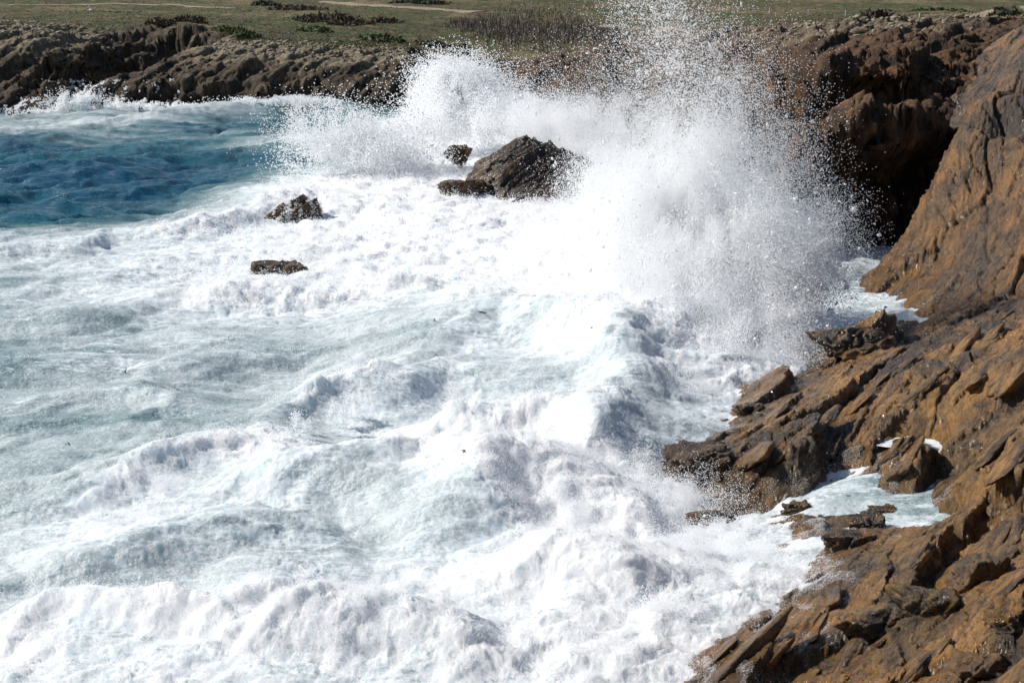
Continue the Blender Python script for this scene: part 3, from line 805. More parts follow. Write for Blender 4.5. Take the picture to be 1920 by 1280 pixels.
crest([(420, 975), (540, 930), (660, 915), (780, 925), (860, 965), (950, 1030)], 1.25, 2.4, 2.2, .03, 0)
crest([(860, 980), (980, 920), (1080, 930), (1190, 1000)], 1.3, 1.3, 1.6, .25, 0)
crest([(0, 1085), (120, 1062), (260, 1035), (400, 1015), (540, 1020), (640, 1060)], .72, 2.0, 1.7, .04, 0)
crest([(330, 1130), (430, 1100), (520, 1095), (620, 1120)], .45, .7, 1.2, .2, 0)
crest([(-60, 1180), (60, 1165), (200, 1158), (330, 1180), (420, 1210)], .75, .9, 1.2, .3, 0)
crest([(420, 1255), (520, 1210), (640, 1190), (760, 1215), (860, 1270)], .8, 1.0, 1.2, .12, 0)
crest([(980, 1150), (1080, 1100), (1200, 1110), (1300, 1160)], 1.0, 1.2, 1.4, .1, 0)
hc = (h - h0).reshape(shp)
for _ in range(10):
    hc[1:-1, 1:-1] = .25 * (hc[:-2, 1:-1] + hc[2:, 1:-1] + hc[1:-1, :-2] + hc[1:-1, 2:])
h = h0 + hc.ravel()
foam = np.clip(foam, 0, 1.05); milk = np.clip(milk, 0, 1)
h += lvl
lump = sstep(.42, .92, foam)
near = np.clip(1.15 - y / 400, .4, 1)
wv = 1.0 * n2(x * .55, y * .5, 501)
b1 = billow2(x * .33 + wv * .3, y * .36, 2, 510)
b2 = billow2(x * .95 + wv * .5, y * .95, 3, 520, .55)
b3 = billow2(x * 3.1 + wv, y * 3.1, 3, 530, .6)
patch = sstep(-.25, .45, fbm2(x * .22, y * .22, 3, 540))
b4 = billow2(x * 7.5, y * 7.5, 2, 560, .6)
foam = foam + (.20 * fbm2(x * .30, y * .33, 4, 570) - .05) * sstep(.3, .6, foam) * (1 - .6 * sstep(70, 95, y))
lump = sstep(.42, .92, foam)
fr_ = fbm2(x * .8 + 3, y * .8, 6, 590, 2.1, .62)
h += lump * (b1 * .26 + b2 * .10 * (.25 + .75 * patch) + fr_ * .10 + (b3 * .05 + b4 * .035) * (.4 + .6 * patch))
h += (1 - lump) * milk * (.05 * b2 + .022 * b3)
foam = foam + lump * (.16 * b2 + .08 * b3) * .6
hx = lump * (.14 * n2(x * .9, y * .9, 550) + .10 * n2(x * 2.6, y * 2.6, 551))
hy = lump * (.14 * n2(x * .9 + 30, y * .9, 552) + .10 * n2(x * 2.6 + 30, y * 2.6, 553))
SV = np.stack([x + hx, y + hy, h], -1).astype(f4)
SEAH = h.reshape(shp)
ln = NEAR(x, y)[:, 0]
hide = (ln > h + 1.2) & (x / y > .05) & (y < 122)
fz = np.interp(x / y, D0u, D0v)
hide |= (y > fz + 9)
Fq = grid_faces(*shp, keep=~hide)
V2, F2_, A2 = compact(SV, Fq, dict(foam=foam, milk=milk))
add("sea", raw_mesh("sea", V2, F2_, True, M_SEA, A2), label="blue-green sea turning to white surf at the rocks", kind="structure")
def sea_z(X, Y):
    c = np.clip(np.searchsorted(u_s, np.asarray(X) / np.asarray(Y)), 0, len(u_s) - 1); k = np.clip(np.searchsorted(rows_s, Y), 0, len(rows_s) - 1)
    return SEAH[k, c]

# ================================================================== OBJECTS
# ------------------------------------------------------------------ single rocks
def rock_mesh(name, size, seed, mat, planes=12, n=26, rough=.10, bedscale=.5, yaw=0.0, lean=(0, 0)):
    """a broken block: a random polytope with bedded relief, base near z = 0"""
    rg = np.random.default_rng(seed)
    nr_, ncl = n, 2 * n
    th = np.linspace(.0, math.pi, nr_); ph = np.linspace(0, 2 * math.pi, ncl, endpoint=False)
    TH, PH = np.meshgrid(th, ph, indexing='ij')
    d = np.stack([np.sin(TH) * np.cos(PH), np.sin(TH) * np.sin(PH), np.cos(TH)], -1)
    nn = rg.normal(size=(planes, 3)); nn /= np.linalg.norm(nn, axis=1, keepdims=True)
    nn = np.concatenate([nn, [[0, 0, 1], [0, 0, -1], [1, 0, 0], [-1, 0, 0], [0, 1, 0], [0, -1, 0]] + rg.normal(size=(6, 3)) * .18])
    dd = np.concatenate([rg.uniform(.82, 1.12, planes), rg.uniform(.72, .95, 6)])
    k = np.einsum('ijk,lk->ijl', d, nn)
    R = np.min(np.where(k > .05, dd / np.maximum(k, .05), 9), axis=2)
    P = d * np.minimum(R, 1.5)[..., None] * np.array(size)
    c, s = cos(yaw), sin(yaw)
    P = np.stack([P[..., 0] * c - P[..., 1] * s + lean[0] * P[..., 2], P[..., 0] * s + P[..., 1] * c + lean[1] * P[..., 2], P[..., 2]], -1)
    off, tint, crack = rock_field((P + seed * 3.1).reshape(-1, 3), bedscale, seed + 3)
    dn = P / (np.linalg.norm(P, axis=2, keepdims=True) + 1e-6)
    P = P + dn * (off.reshape(nr_, ncl) * rough / .1 * .6)[..., None] * np.sin(TH)[..., None].clip(.15, 1)
    i = np.arange(nr_ * ncl).reshape(nr_, ncl)
    j = np.roll(i, -1, 1)
    Fq = np.stack([i[:-1], i[1:], j[1:], j[:-1]], -1).reshape(-1, 4)
    return raw_mesh(name, P, Fq, False, mat, dict(tint=tint, crack=crack))

def sea_rock(px, py, z, size, seed, label, yaw=.2, lean=(.3, .1), rough=.16, bed=.9, n=60, mat=M_SEAROCK, planes=10):
    p = PZ(px, py, z)
    add("sea_rock", rock_mesh("sea_rock", size, seed, mat, planes, n, rough, bed, yaw, lean), label=label, cat="rock", group="rocks standing in the surf", loc=p)

WASH = []
def ribbed_rock(ctrl, box, step, seed, label, rib=.42, amp=.24, mat=M_SEAROCK, base=-2.0):
    """a rock shaped from sighted points, its face ribbed by the upturned beds; box = px0, px1, D0, D1"""
    c = np.array(ctrl)
    x0, x1 = (box[0] - CX) / FPX * box[2], (box[1] - CX) / FPX * box[3]
    xs = np.arange(x0, x1, step); ys = np.arange(box[2], box[3], step)
    ring = [(xx, yy, base) for xx in np.linspace(x0, x1, 7) for yy in (box[2], box[3])] + [(xx, yy, base) for xx in (x0, x1) for yy in np.linspace(box[2], box[3], 5)[1:-1]]
    c = np.concatenate([c, ring])
    f = RBF(c[:, :2], c[:, 2:3])
    X, Y = np.meshgrid(xs, ys)
    Zr = f(X, Y)[:, 0].reshape(X.shape)
    G = np.stack([X, Y, Zr], -1).astype(f4); N = grid_normals(G); P = G.reshape(-1, 3)
    sN = P @ NS.astype(f4) + .22 * n3(P * f4(.5), seed) + .06 * n3(P * f4(2.2), seed + 1)
    k = sN / rib; fr = k - np.floor(k); lay = hash01(np.floor(k).astype(np.int32), np.zeros(len(P), np.int32), np.zeros(len(P), np.int32), seed)
    k2 = sN / (rib * .31); fr2 = k2 - np.floor(k2)
    v, e, o = vor3((P @ BED) / np.array((.9, 1.3, .5), f4), seed + 5)
    off = amp * (fr - .5 + (lay - .5) * 1.3) + amp * .45 * (fr2 - .5) + (v - .5) * amp * .55 - .07 * np.exp(-(e / .05) ** 2)
    V = P + N.reshape(-1, 3) * off[:, None].astype(f4)
    keep = V[:, 2] > base + .6
    V2, F2, A = compact(V, grid_faces(*X.shape, keep=keep), dict(tint=v * .5 + lay * .5, crack=np.minimum(e, 1)))
    WASH.append(V2.copy())
    o_ = V2[:, :].mean(0); o_[2] = 0
    add("sea_rock", raw_mesh("sea_rock", V2 - o_, F2, False, mat, A), label=label, cat="rock", group="rocks standing in the surf", loc=tuple(o_))
ribbed_rock([PD(980, 254, 131), PD(927, 285, 130), PD(1022, 272, 130.5), PD(1072, 282, 130), PD(1117, 310, 129), PD(892, 305, 129), PD(922, 335, 126.5), PD(982, 335, 126), PD(1042, 345, 126), PD(1102, 350, 126.5),
             PD(952, 378, 123.5), PD(1022, 400, 121.5), PD(1112, 395, 122), PD(1007, 270, 134), PD(1152, 360, 128)], (822, 1192, 119, 142), .075, 41,
            "largest dark ribbed rock rising out of the white surf in mid bay")
sea_rock(862, 296, 1.5, (.8, .6, .75), 12, "small upright dark rock just beside the peak of the largest surf rock", .4, (.2, 0), .16, .7, 40)
sea_rock(880, 352, 1.0, (1.7, 1.0, .55), 13, "low dark rock awash at the foot of the largest surf rock", .3, (.3, 0), .16, .7, 40)
sea_rock(928, 212, 2.6, (2.9, 1.6, .9), 14, "farthest grey rock hump showing through foam behind the largest surf rock", .2, (.2, 0), .14, 1.0, 40)
ribbed_rock([PD(588, 380, 117.5), PD(562, 374, 118), PD(520, 391, 117.5), PD(465, 416, 117), PD(600, 400, 116.8), PD(550, 408, 115.8), PD(480, 430, 116), PD(572, 382, 119.5)], (430, 625, 110, 122), .06, 43,
            "brown ridged rock at the seaward edge of the surf with foam over it", .5, .3)
sea_rock(525, 510, .14, (1.45, .9, .66), 16, "rounded grey rock with water draining off it amid streaked foam", .2, (.1, 0), .10, .6, 50)

# ------------------------------------------------------------------ loose and jointed blocks on the shore
def boulder(px, py, size, seed, label, sink=.45, yaw=.3, lean=(-.3, 0), mat=M_ROCK, rough=.10, bed=.5, n=40, planes=9, zz=None):
    z = 0.5
    for _ in range(6):
        x_, y_, _z = PZ(px, py, z); z = float(near_z(x_, y_)) + size[2] * (1 - sink) * .5
    if zz is not None: x_, y_, _z = PZ(px, py, zz)
    z = (float(near_z(x_, y_)) if zz is None else zz) + size[2] * (1 - 2 * sink) * .5
    add("boulder", rock_mesh("boulder", size, seed, mat, planes, n, rough, bed, yaw, lean), label=label, cat="boulder", group="boulders on the shore", loc=(x_, y_, z))
boulder(1830, 1075, (.55, .6, .55), 31, "pale golden block standing upright beside the dark hollow at the picture edge", .3, .3, (.15, 0), M_BOULDER)
boulder(1745, 1130, (.75, .6, .38), 32, "broad brown block with a dark shaded side below the pale golden block", .35, .5, (-.3, .1), M_ROCK)
boulder(1668, 1135, (.9, .5, .26), 33, "long orange-brown slab end tilted seaward beside the broad brown block", .4, .6, (-.5, .1), M_ROCK)
boulder(1830, 1225, (.60, .5, .42), 34, "orange-pink cracked granite block in the lowest corner of the rocks", .4, .1, (0, 0), M_BOULDER)
boulder(1895, 1160, (.45, .5, .5), 35, "grey ridged block above the orange-pink cracked block", .35, .7, (-.3, 0), M_ROCK)
boulder(1625, 985, (.75, .5, .42), 36, "dark wet block standing between the two foamy gully pools", .3, .3, (-.2, 0), M_ROCK)
boulder(1660, 965, (.35, .35, .40), 37, "small knobbly block at the edge of the foamy gully pool", .3, .8, (-.2, 0), M_ROCK)
boulder(1605, 1010, (.9, .55, .34), 38, "low wet ledge block on the seaward side of the gully pool", .4, .4, (-.4, 0), M_ROCK)
boulder(1492, 945, (.40, .3, .26), 39, "dark rounded stone awash where the gully opens to the surf", .3, .2, (0, 0), M_SEAROCK)
boulder(1600, 940, (.35, .25, .22), 40, "small brown stone beside the white water of the gully", .3, .9, (0, 0), M_ROCK)
boulder(1600, 640, (2.0, 1.0, .62), 41, "wedge-shaped orange-brown rock pointing into the cove water", .3, .35, (-.5, .1), M_ROCK, .1, .9, 60)
boulder(1405, 757, (.55, .4, .26), 42, "small dark rock at the tip of the ledge beside white foam", .3, .3, (-.2, 0), M_ROCK)
boulder(1310, 870, (1.3, .9, .5), 43, "dark wet rounded ledge standing nearest the spray below the cove", .35, .3, (-.4, 0), M_SEAROCK, .12, .8, 60)
boulder(1330, 970, (.7, .35, .16), 44, "flat dark rock barely showing above the foam of the gully mouth", .3, .3, (-.2, 0), M_SEAROCK, zz=.12)

# ------------------------------------------------------------------ spray
def clots(P, R, rng, stretch=.6):
    """small irregular flakes of water as octahedra in one mesh"""
    n = len(P)
    base = np.array([(1, 0, 0), (-1, 0, 0), (0, 1, 0), (0, -1, 0), (0, 0, 1), (0, 0, -1)], f4)
    tri = np.array([(0, 2, 4), (2, 1, 4), (1, 3, 4), (3, 0, 4), (2, 0, 5), (1, 2, 5), (3, 1, 5), (0, 3, 5)])
    q = rng.normal(size=(n, 4)); q /= np.linalg.norm(q, axis=1, keepdims=True)
    w_, a, b, c = q.T
    Rm = np.stack([1 - 2 * (b * b + c * c), 2 * (a * b - c * w_), 2 * (a * c + b * w_), 2 * (a * b + c * w_), 1 - 2 * (a * a + c * c), 2 * (b * c - a * w_),
                   2 * (a * c - b * w_), 2 * (b * c + a * w_), 1 - 2 * (a * a + b * b)], -1).reshape(n, 3, 3)
    sc = np.exp(rng.normal(size=(n, 1, 3)) * stretch * .85) * R[:, None, None]
    v = np.einsum('nij,nkj->nki', Rm, base[None] * sc) + P[:, None]
    Fx = (tri[None] + (np.arange(n) * 6)[:, None, None]).reshape(-1, 3)
    return v.reshape(-1, 3), Fx

def point_cloud_tree():
    ng = bpy.data.node_groups.new("droplets_to_points", 'GeometryNodeTree')
    ng.interface.new_socket("Geometry", in_out='INPUT', socket_type='NodeSocketGeometry')
    ng.interface.new_socket("Geometry", in_out='OUTPUT', socket_type='NodeSocketGeometry')
    gi = ng.nodes.new('NodeGroupInput'); go = ng.nodes.new('NodeGroupOutput')
    mp = ng.nodes.new('GeometryNodeMeshToPoints')
    na = ng.nodes.new('GeometryNodeInputNamedAttribute'); na.data_type = 'FLOAT'; na.inputs[0].default_value = "size"
    sm = ng.nodes.new('GeometryNodeSetMaterial'); sm.inputs['Material'].default_value = M_SPRAY
    ng.links.new(gi.outputs[0], mp.inputs['Mesh'])
    ng.links.new([o for o in na.outputs if o.enabled][0], mp.inputs['Radius'])
    ng.links.new(mp.outputs[0], sm.inputs['Geometry']); ng.links.new(sm.outputs[0], go.inputs[0])
    return ng
PCT = point_cloud_tree()

def cloud(blobs, seed, nfreq=.5, sharp=(-.2, .35), stretch=(1, 1, .55), warp=.5):
    """droplet positions from soft ellipsoids, broken up by turbulence; blobs: px, py, D, rx_px, ry_px, rD_m, n"""
    rg = np.random.default_rng(seed); out = []
    for b in blobs:
        px, py, D, rx, ry, rD, n = b[:7]
        m = D / FPX
        P = rg.normal(size=(int(n), 3)) * np.array([rx * m, rD, ry * m]) * .62 + np.array(PD(px, py, D))
        out.append(P)
    P = np.concatenate(out).astype(f4)
    if warp:
        P = P + warp * np.stack([fbm3(P * f4(.45), 3, seed + 1), fbm3(P * f4(.45) + 7, 3, seed + 2), fbm3(P * f4(.45) + 15, 3, seed + 3)], -1)
    q = P * np.array(stretch, f4)
    k = fbm3(q * f4(nfreq), 4, seed + 5, gain=.62) * .8 + .34 * (1 - 3.2 * np.abs(fbm3(q * f4(nfreq * 1.7) + 31, 2, seed + 8)))
    keep = rg.uniform(size=len(P)) < sstep(sharp[0], sharp[1], k)
    return P[keep]

def splash(label, seed, blobs, rr=(.012, .024), big=0.06, bigr=(.03, .06), jets=(), name="wave_splash", **kw):
    rg = np.random.default_rng(seed + 77)
    P = [cloud(blobs, seed, **kw)] if blobs else []
    for (px, py, z, vx, vy, vz, spread, n) in jets:   # ballistic fingers
        b0 = np.array(PZ(px, py, z))
        t = rg.uniform(0, 1, n) ** .8
        v = np.array([vx, vy, vz])
        p = b0 + v * t[:, None] + np.array([0, 0, -2.2]) * (t ** 2)[:, None] + rg.normal(size=(n, 3)) * (spread * (.25 + t))[:, None]
        P.append(p)
    P = np.concatenate(P).astype(f4)
    P = P[P[:, 2] > -.2]
    isbig = rg.uniform(size=len(P)) < big
    ps = P[~isbig]; pb = P[isbig]
    rs = rr[0] * (rr[1] / rr[0]) ** rg.uniform(size=len(ps))
    rb = bigr[0] * (bigr[1] / bigr[0]) ** (rg.uniform(size=len(pb)) ** 2)
    v, fx = clots(pb, rb, rg)
    o = add(name, raw_mesh("water_clots", v, fx, False, M_SPRAY), label=label, cat="splash", group="bursts of spray", kind="stuff")
    me = raw_mesh("mist", ps, np.zeros((0, 3)), False, M_SPRAY, dict(size=rs))
    m = add("mist", me, parent=o, kind="stuff")
    md = m.modifiers.new("points", 'NODES'); md.node_group = PCT
    return len(P)

npt = 0
npt += splash("towering burst of white spray thrown up against the cove cliff", 100,
    [(1290, 570, 79, 160, 120, 3.0, 680000), (1200, 480, 84, 110, 100, 3.0, 400000), (1340, 430, 82, 130, 100, 2.6, 470000), (1260, 330, 84, 120, 90, 3.0, 130000),
     (1440, 500, 80, 100, 110, 2.4, 280000), (1320, 250, 84, 100, 110, 2.6, 46000), (1340, 650, 75, 150, 80, 2.2, 520000), (1410, 690, 72.5, 90, 50, 1.4, 170000), (1220, 650, 76, 120, 70, 2, 220000), (1140, 240, 137, 120, 50, 3.0, 200000), (1150, 400, 97, 60, 90, 2.5, 200000), (1090, 440, 100, 90, 40, 2.5, 120000), (1010, 226, 141, 90, 34, 3.0, 100000),
     (1270, 120, 84, 120, 120, 2.8, 19000), (1225, 20, 84, 100, 70, 2.6, 7000), (1420, 260, 83, 100, 130, 2.4, 22000), (1520, 470, 81, 70, 90, 2.0, 24000), (1100, 150, 100, 150, 60, 3, 8000)],
    rr=(.0075, .019), big=.020, bigr=(.018, .075), nfreq=.55, sharp=(-.38, .28))
npt += splash("upright fan of spray behind the farthest grey rock hump", 110,
    [(865, 190, 150, 75, 55, 3, 90000), (840, 165, 150, 50, 45, 2, 20000), (900, 215, 148, 90, 40, 3, 60000), (960, 230, 146, 120, 35, 3, 50000)], rr=(.022, .045), big=.03, bigr=(.05, .09), nfreq=.4)
npt += splash("scattered droplets flying over the blue water at the seaward edge of the surf", 120,
    [(640, 270, 138, 90, 60, 3, 26000), (580, 240, 140, 60, 45, 2, 7000), (720, 280, 138, 90, 50, 3, 60000), (600, 310, 138, 80, 30, 2, 5000)], rr=(.02, .04), big=.10, bigr=(.045, .085), nfreq=.6, sharp=(-.1, .4))
npt += splash("ragged crown of white spray on the wave crest nearest the streaked water", 130,
    [(600, 790, 68, 70, 55, 1.0, 50000), (640, 750, 68, 40, 35, .7, 14000), (530, 830, 65, 50, 25, .8, 20000)], rr=(.008, .018), big=.05, bigr=(.018, .04), nfreq=1.3, warp=.3,
    jets=[(600 + 14 * k, 800 - 5 * k, .4, .5 * math.sin(k * 2.1), 0, 1.9 + .5 * math.sin(k * 1.7), .15, 500) for k in range(-5, 6, 2)])
npt += splash("curling white burst breaking against the dark wet ledge", 140,
    [(1080, 940, 56, 110, 55, 1.0, 190000), (1180, 890, 58, 60, 55, .8, 40000), (1250, 960, 54, 100, 40, .9, 60000), (1300, 920, 55, 70, 45, .7, 7000), (1240, 770, 67, 80, 60, 1.2, 60000), (1130, 720, 70, 110, 40, 1.2, 70000), (960, 840, 62, 110, 35, 1.0, 60000)], rr=(.006, .014), big=.02, bigr=(.013, .03), nfreq=1.1, warp=.4)
npt += splash("white surf burst washing over the lowest rock edge", 150,
    [(1270, 1120, 48, 110, 70, .9, 260000), (1380, 1070, 49, 90, 42, .7, 80000), (1450, 1075, 48.5, 70, 30, .6, 14000), (1220, 1220, 43, 110, 60, .8, 130000), (1340, 1015, 51, 90, 30, .7, 40000), (1100, 1130, 48, 140, 40, .9, 90000)], rr=(.005, .012), big=.02, bigr=(.010, .026), nfreq=1.2, warp=.35)
npt += splash("low drifting spray along the rolling foam crests nearest the viewer", 170,
    [(300, 920, 55.5, 150, 26, .7, 60000), (520, 900, 56.5, 120, 24, .7, 50000), (200, 1160, 45.5, 180, 22, .6, 60000), (620, 1190, 44.5, 160, 26, .6, 60000), (760, 930, 55, 120, 26, .7, 40000)], rr=(.004, .010), big=.02, bigr=(.008, .02), nfreq=1.5, warp=.3)
npt += splash("thin line of white spray along the foot of the far cliffs", 160,
    [(150, 196, 203.5, 42, 15, .8, 12000), (60, 212, 203.5, 60, 7, .8, 6000), (230, 205, 203.5, 60, 7, .8, 6000), (330, 204, 203, 50, 8, .8, 7000), (520, 190, 199.5, 70, 6, 1.2, 9000)], rr=(.03, .06), big=.03, bigr=(.05, .08), nfreq=.7)
print("spray points", npt)

# spray torn from the crests of the rolling surf
rg = np.random.default_rng(19); Q = []; Rq = []
for p_, a_ in CRESTS:
    L_ = np.linalg.norm(np.diff(p_, axis=0), axis=1).sum(); n_ = int(900 * L_)
    t_ = rg.uniform(0, len(p_) - 1.001, n_); i_ = t_.astype(int); fr = (t_ - i_)[:, None]
    c_ = p_[i_] * (1 - fr) + p_[i_ + 1] * fr; aa = a_[i_]
    c_ = c_ + np.stack([n2(c_[:, 0] * .9, c_[:, 1] * .9, 611), n2(c_[:, 0] * .9 + 50, c_[:, 1] * .9, 612)], -1) * .7 + rg.normal(size=(n_, 2)) * .28
    gate = sstep(-.1, .4, fbm2(c_[:, 0] * .8, c_[:, 1] * .8, 3, 615)) * np.clip(aa, 0, 1)
    hh = rg.exponential(.16, n_) * (.4 + aa)
    ok = rg.uniform(size=n_) < gate
    z_ = sea_z(c_[:, 0], c_[:, 1]) + hh
    Q.append(np.concatenate([c_, z_[:, None]], 1)[ok]); Rq.append(((.004 + .007 * rg.uniform(size=n_) ** 2) * c_[:, 1] / 52)[ok])
Q = np.concatenate(Q); Rq = np.concatenate(Rq)
o = add("crest_spray", raw_mesh("crest_spray", Q, np.zeros((0, 3)), False, M_SPRAY, dict(size=Rq)), label="fine spray torn from the crests of the rolling surf", cat="spray", kind="stuff")
o.modifiers.new("points", 'NODES').node_group = PCT
print("crest spray", len(Q))

# low foam spatter riding on the surf
rg = np.random.default_rng(9)
c = np.where((lump > .45) & (np.abs(x / y) < .27) & ~hide)[0]
pr = (lump[c] ** 2) * (.25 + .75 * patch[c]) * (.2 + .8 * sstep(.05, .5, b2[c])) * (y[c] / 60) * (1 + 2.5 * sstep(62, 50, y[c]))
sel = rg.choice(c, 750000, p=pr / pr.sum())
hgt = rg.exponential(.06, len(sel)) * (.5 + y[sel] / 70)
P = SV[sel] + np.stack([rg.normal(size=len(sel)) * .08, rg.normal(size=len(sel)) * .1, hgt], -1)
me = raw_mesh("foam_spatter", P, np.zeros((0, 3)), False, M_SPRAY, dict(size=(.0045 + .007 * rg.uniform(size=len(sel)) ** 2) * (y[sel] / 50)))
o = add("foam_spatter", me, label="fine spatter hopping above the white surf", cat="spray", kind="stuff")
o.modifiers.new("points", 'NODES').node_group = PCT

# ------------------------------------------------------------------ slabs lying on the platform, each along the bedding
rg = np.random.default_rng(77)
protos = [rock_mesh("slab", (.55, 1.0, .17), 200 + k, M_ROCK, 8, 16, .07, .35) for k in range(7)]
from mathutils import Matrix
bedm = Matrix(((T1[0], T2[0], NS[0]), (T1[1], T2[1], NS[1]), (T1[2], T2[2], NS[2])))
spots = [(1520, 1180), (1590, 1230), (1450, 1240), (1700, 1260), (1640, 1170), (1760, 1210), (1560, 1130), (1860, 1010), (1900, 1000), (1840, 960), (1890, 930), (1800, 880), (1870, 860), (1700, 860), (1660, 850),
         (1540, 780), (1600, 760), (1680, 790), (1470, 840), (1420, 850), (1560, 850), (1640, 720), (1720, 740), (1760, 700), (1830, 720), (1880, 760), (1900, 690), (1800, 660), (1860, 640), (1740, 640), (1780, 800), (1690, 690),
         (1500, 740), (1450, 780), (1380, 1240), (1340, 1230), (1900, 1290), (1780, 1080), (1700, 1050), (1890, 1090)]
for i, (px, py) in enumerate(spots):
    z = .8
    for _ in range(6):
        x_, y_, _z = PZ(px, py, z); z = float(near_z(x_, y_))
    o = add("slab", protos[i % 7], parent=shore, loc=(x_, y_, z - .05))
    o.rotation_euler = (bedm @ Matrix.Rotation(rg.normal() * .25, 3, 'Z')).to_euler()
    sc = rg.uniform(.55, 1.15) * (.75 + y_ / 160)
    o.scale = (sc * rg.uniform(.7, 1.3), sc * rg.uniform(.8, 1.5), sc * rg.uniform(.6, 1.2))

# ------------------------------------------------------------------ small pools held by the rock
def pool(px, py, wx_, wy_, z, label, seed, yaw=0):
    x_, y_, z = PZ(px, py, z)
    a = np.linspace(0, 2 * math.pi, 40, endpoint=False); rr_ = np.random.default_rng(seed)
    rad = 1 + .22 * np.sin(2 * a + seed) + .14 * np.sin(3 * a + 2 * seed) + .08 * np.sin(7 * a)
    rings = [np.stack([rad * np.cos(a) * wx_ * k, rad * np.sin(a) * wy_ * k, .02 * np.sin(5 * a + k * 9) * k + .03 * (1 - k) * np.ones(40)], -1) for k in (1, .75, .5, .25, .02)]
    P = np.concatenate(rings); c_, s_ = cos(yaw), sin(yaw)
    P = np.stack([P[:, 0] * c_ - P[:, 1] * s_, P[:, 0] * s_ + P[:, 1] * c_, P[:, 2]], -1)
    i_ = np.arange(200).reshape(5, 40); j_ = np.roll(i_, -1, 1)
    Fq = np.stack([i_[:-1], j_[:-1], j_[1:], i_[1:]], -1).reshape(-1, 4)
    add("tide_pool", raw_mesh("tide_pool", P, Fq, True, M_SEA, dict(foam=np.full(200, .72), milk=np.full(200, .9))), label=label, cat="pool", group="pools among the rocks", loc=(x_, y_, POOL_Z - .05))
pool(1722, 815, .95, 1.4, 1.38, "small white foamy pool caught in a hollow high on the platform", 3, .3)

# ------------------------------------------------------------------ far land: paths, stones, tufts, bushes, posts
def drape(pts, width, name, label):
    w = [far_ground(a, b) for a, b in pts]
    xy = []
    for a, b in zip(w[:-1], w[1:]):
        n = max(2, int(np.hypot(*(b - a)[:2]) / .8))
        xy += [a[:2] + (b - a)[:2] * t for t in np.linspace(0, 1, n, endpoint=False)]
    xy = np.array(xy + [w[-1][:2]])
    ker = np.ones(9) / 9
    if len(xy) > 20:
        pad = np.pad(xy, ((4, 4), (0, 0)), mode='edge'); xy = np.stack([np.convolve(pad[:, k], ker, 'valid') for k in (0, 1)], -1)
    d = np.gradient(xy, axis=0); d /= np.linalg.norm(d, axis=1, keepdims=True) + 1e-9
    nn = np.stack([-d[:, 1], d[:, 0]], -1)
    wv_ = width * (1 + .3 * np.sin(np.arange(len(xy)) * .35) + .15 * np.sin(np.arange(len(xy)) * 1.3))
    cols = []
    for k in (-.5, -.2, .2, .5):
        q = xy + nn * (wv_ * k)[:, None]
        zz = np.array([far_z(a, b) for a, b in q]) + (.10 if abs(k) < .4 else .02)
        cols.append(np.concatenate([q, zz[:, None]], 1))
    V = np.stack(cols, 1)
    add(name, raw_mesh(name, V, grid_faces(V.shape[0], 4), True, M_PATH), label=label, kind="structure")
M_PATH = plain("trodden_sand", (.30, .235, .165), .9, .3, .8)
drape([(-150, 12), (0, 11), (110, 8), (200, 6), (320, 10), (450, 17)], 1.5, "footpath", "thin pale footpath crossing the moor at the top left of the bay")
drape([(600, 3), (650, 7), (720, 12), (800, 18), (870, 22), (905, 23)], 3.0, "footpath", "broad pale footpath descending across the moor behind the bay")
drape([(1090, 44), (1130, 48), (1200, 54), (1300, 60)], 1.6, "footpath", "pale footpath partly hidden behind the flying droplets")
drape([(1840, 34), (1880, 24), (1930, 12), (2000, 2)], 3.2, "footpath", "sandy track climbing away at the picture's upper edge")

ico = np.array([(0, .53, .85), (0, -.53, .85), (0, .53, -.85), (0, -.53, -.85), (.53, .85, 0), (-.53, .85, 0), (.53, -.85, 0), (-.53, -.85, 0), (.85, 0, .53), (-.85, 0, .53), (.85, 0, -.53), (-.85, 0, -.53)])
icf = np.array([(0, 1, 8), (0, 8, 4), (0, 4, 5), (0, 5, 9), (0, 9, 1), (1, 6, 8), (8, 6, 10), (8, 10, 4), (4, 10, 2), (4, 2, 5), (5, 2, 11), (5, 11, 9), (9, 11, 7), (9, 7, 1), (1, 7, 6), (3, 6, 7), (3, 10, 6), (3, 2, 10), (3, 11, 2), (3, 7, 11)])
rg = np.random.default_rng(31)
gxy = GF.reshape(-1, 3)
rkf, plf = RK.ravel(), PL.ravel()
fpx, fpy = proj(gxy)
infr = (fpx > -150) & (fpx < 2070) & (fpy > -30)
pr = infr * (sstep(.12, .5, plf) * sstep(.1, .35, rkf) * sstep(1.0, .7, rkf) + .02 * (rkf < .3) * (plf > .02))
sel = rg.choice(len(gxy), 2600, p=pr / pr.sum())
sz = .07 + .20 * rg.uniform(size=(2600, 1, 1)) ** 2.2
V = ico[None] * (sz * np.exp(rg.normal(size=(2600, 1, 3)) * .3) * np.array((1.2, 1, .7))) + rg.normal(size=(2600, 12, 3)) * sz * .16 + gxy[sel][:, None] + np.array((0, 0, .03))
add("scattered_stones", raw_mesh("scattered_stones", V, (icf[None] + 12 * np.arange(2600)[:, None, None]).reshape(-1, 3), False, plain("lichen_stone", (.34, .29, .21), .9, .55, 1.5)),
    label="pale lichen covered stones strewn along the cliff tops", cat="stones", kind="stuff")

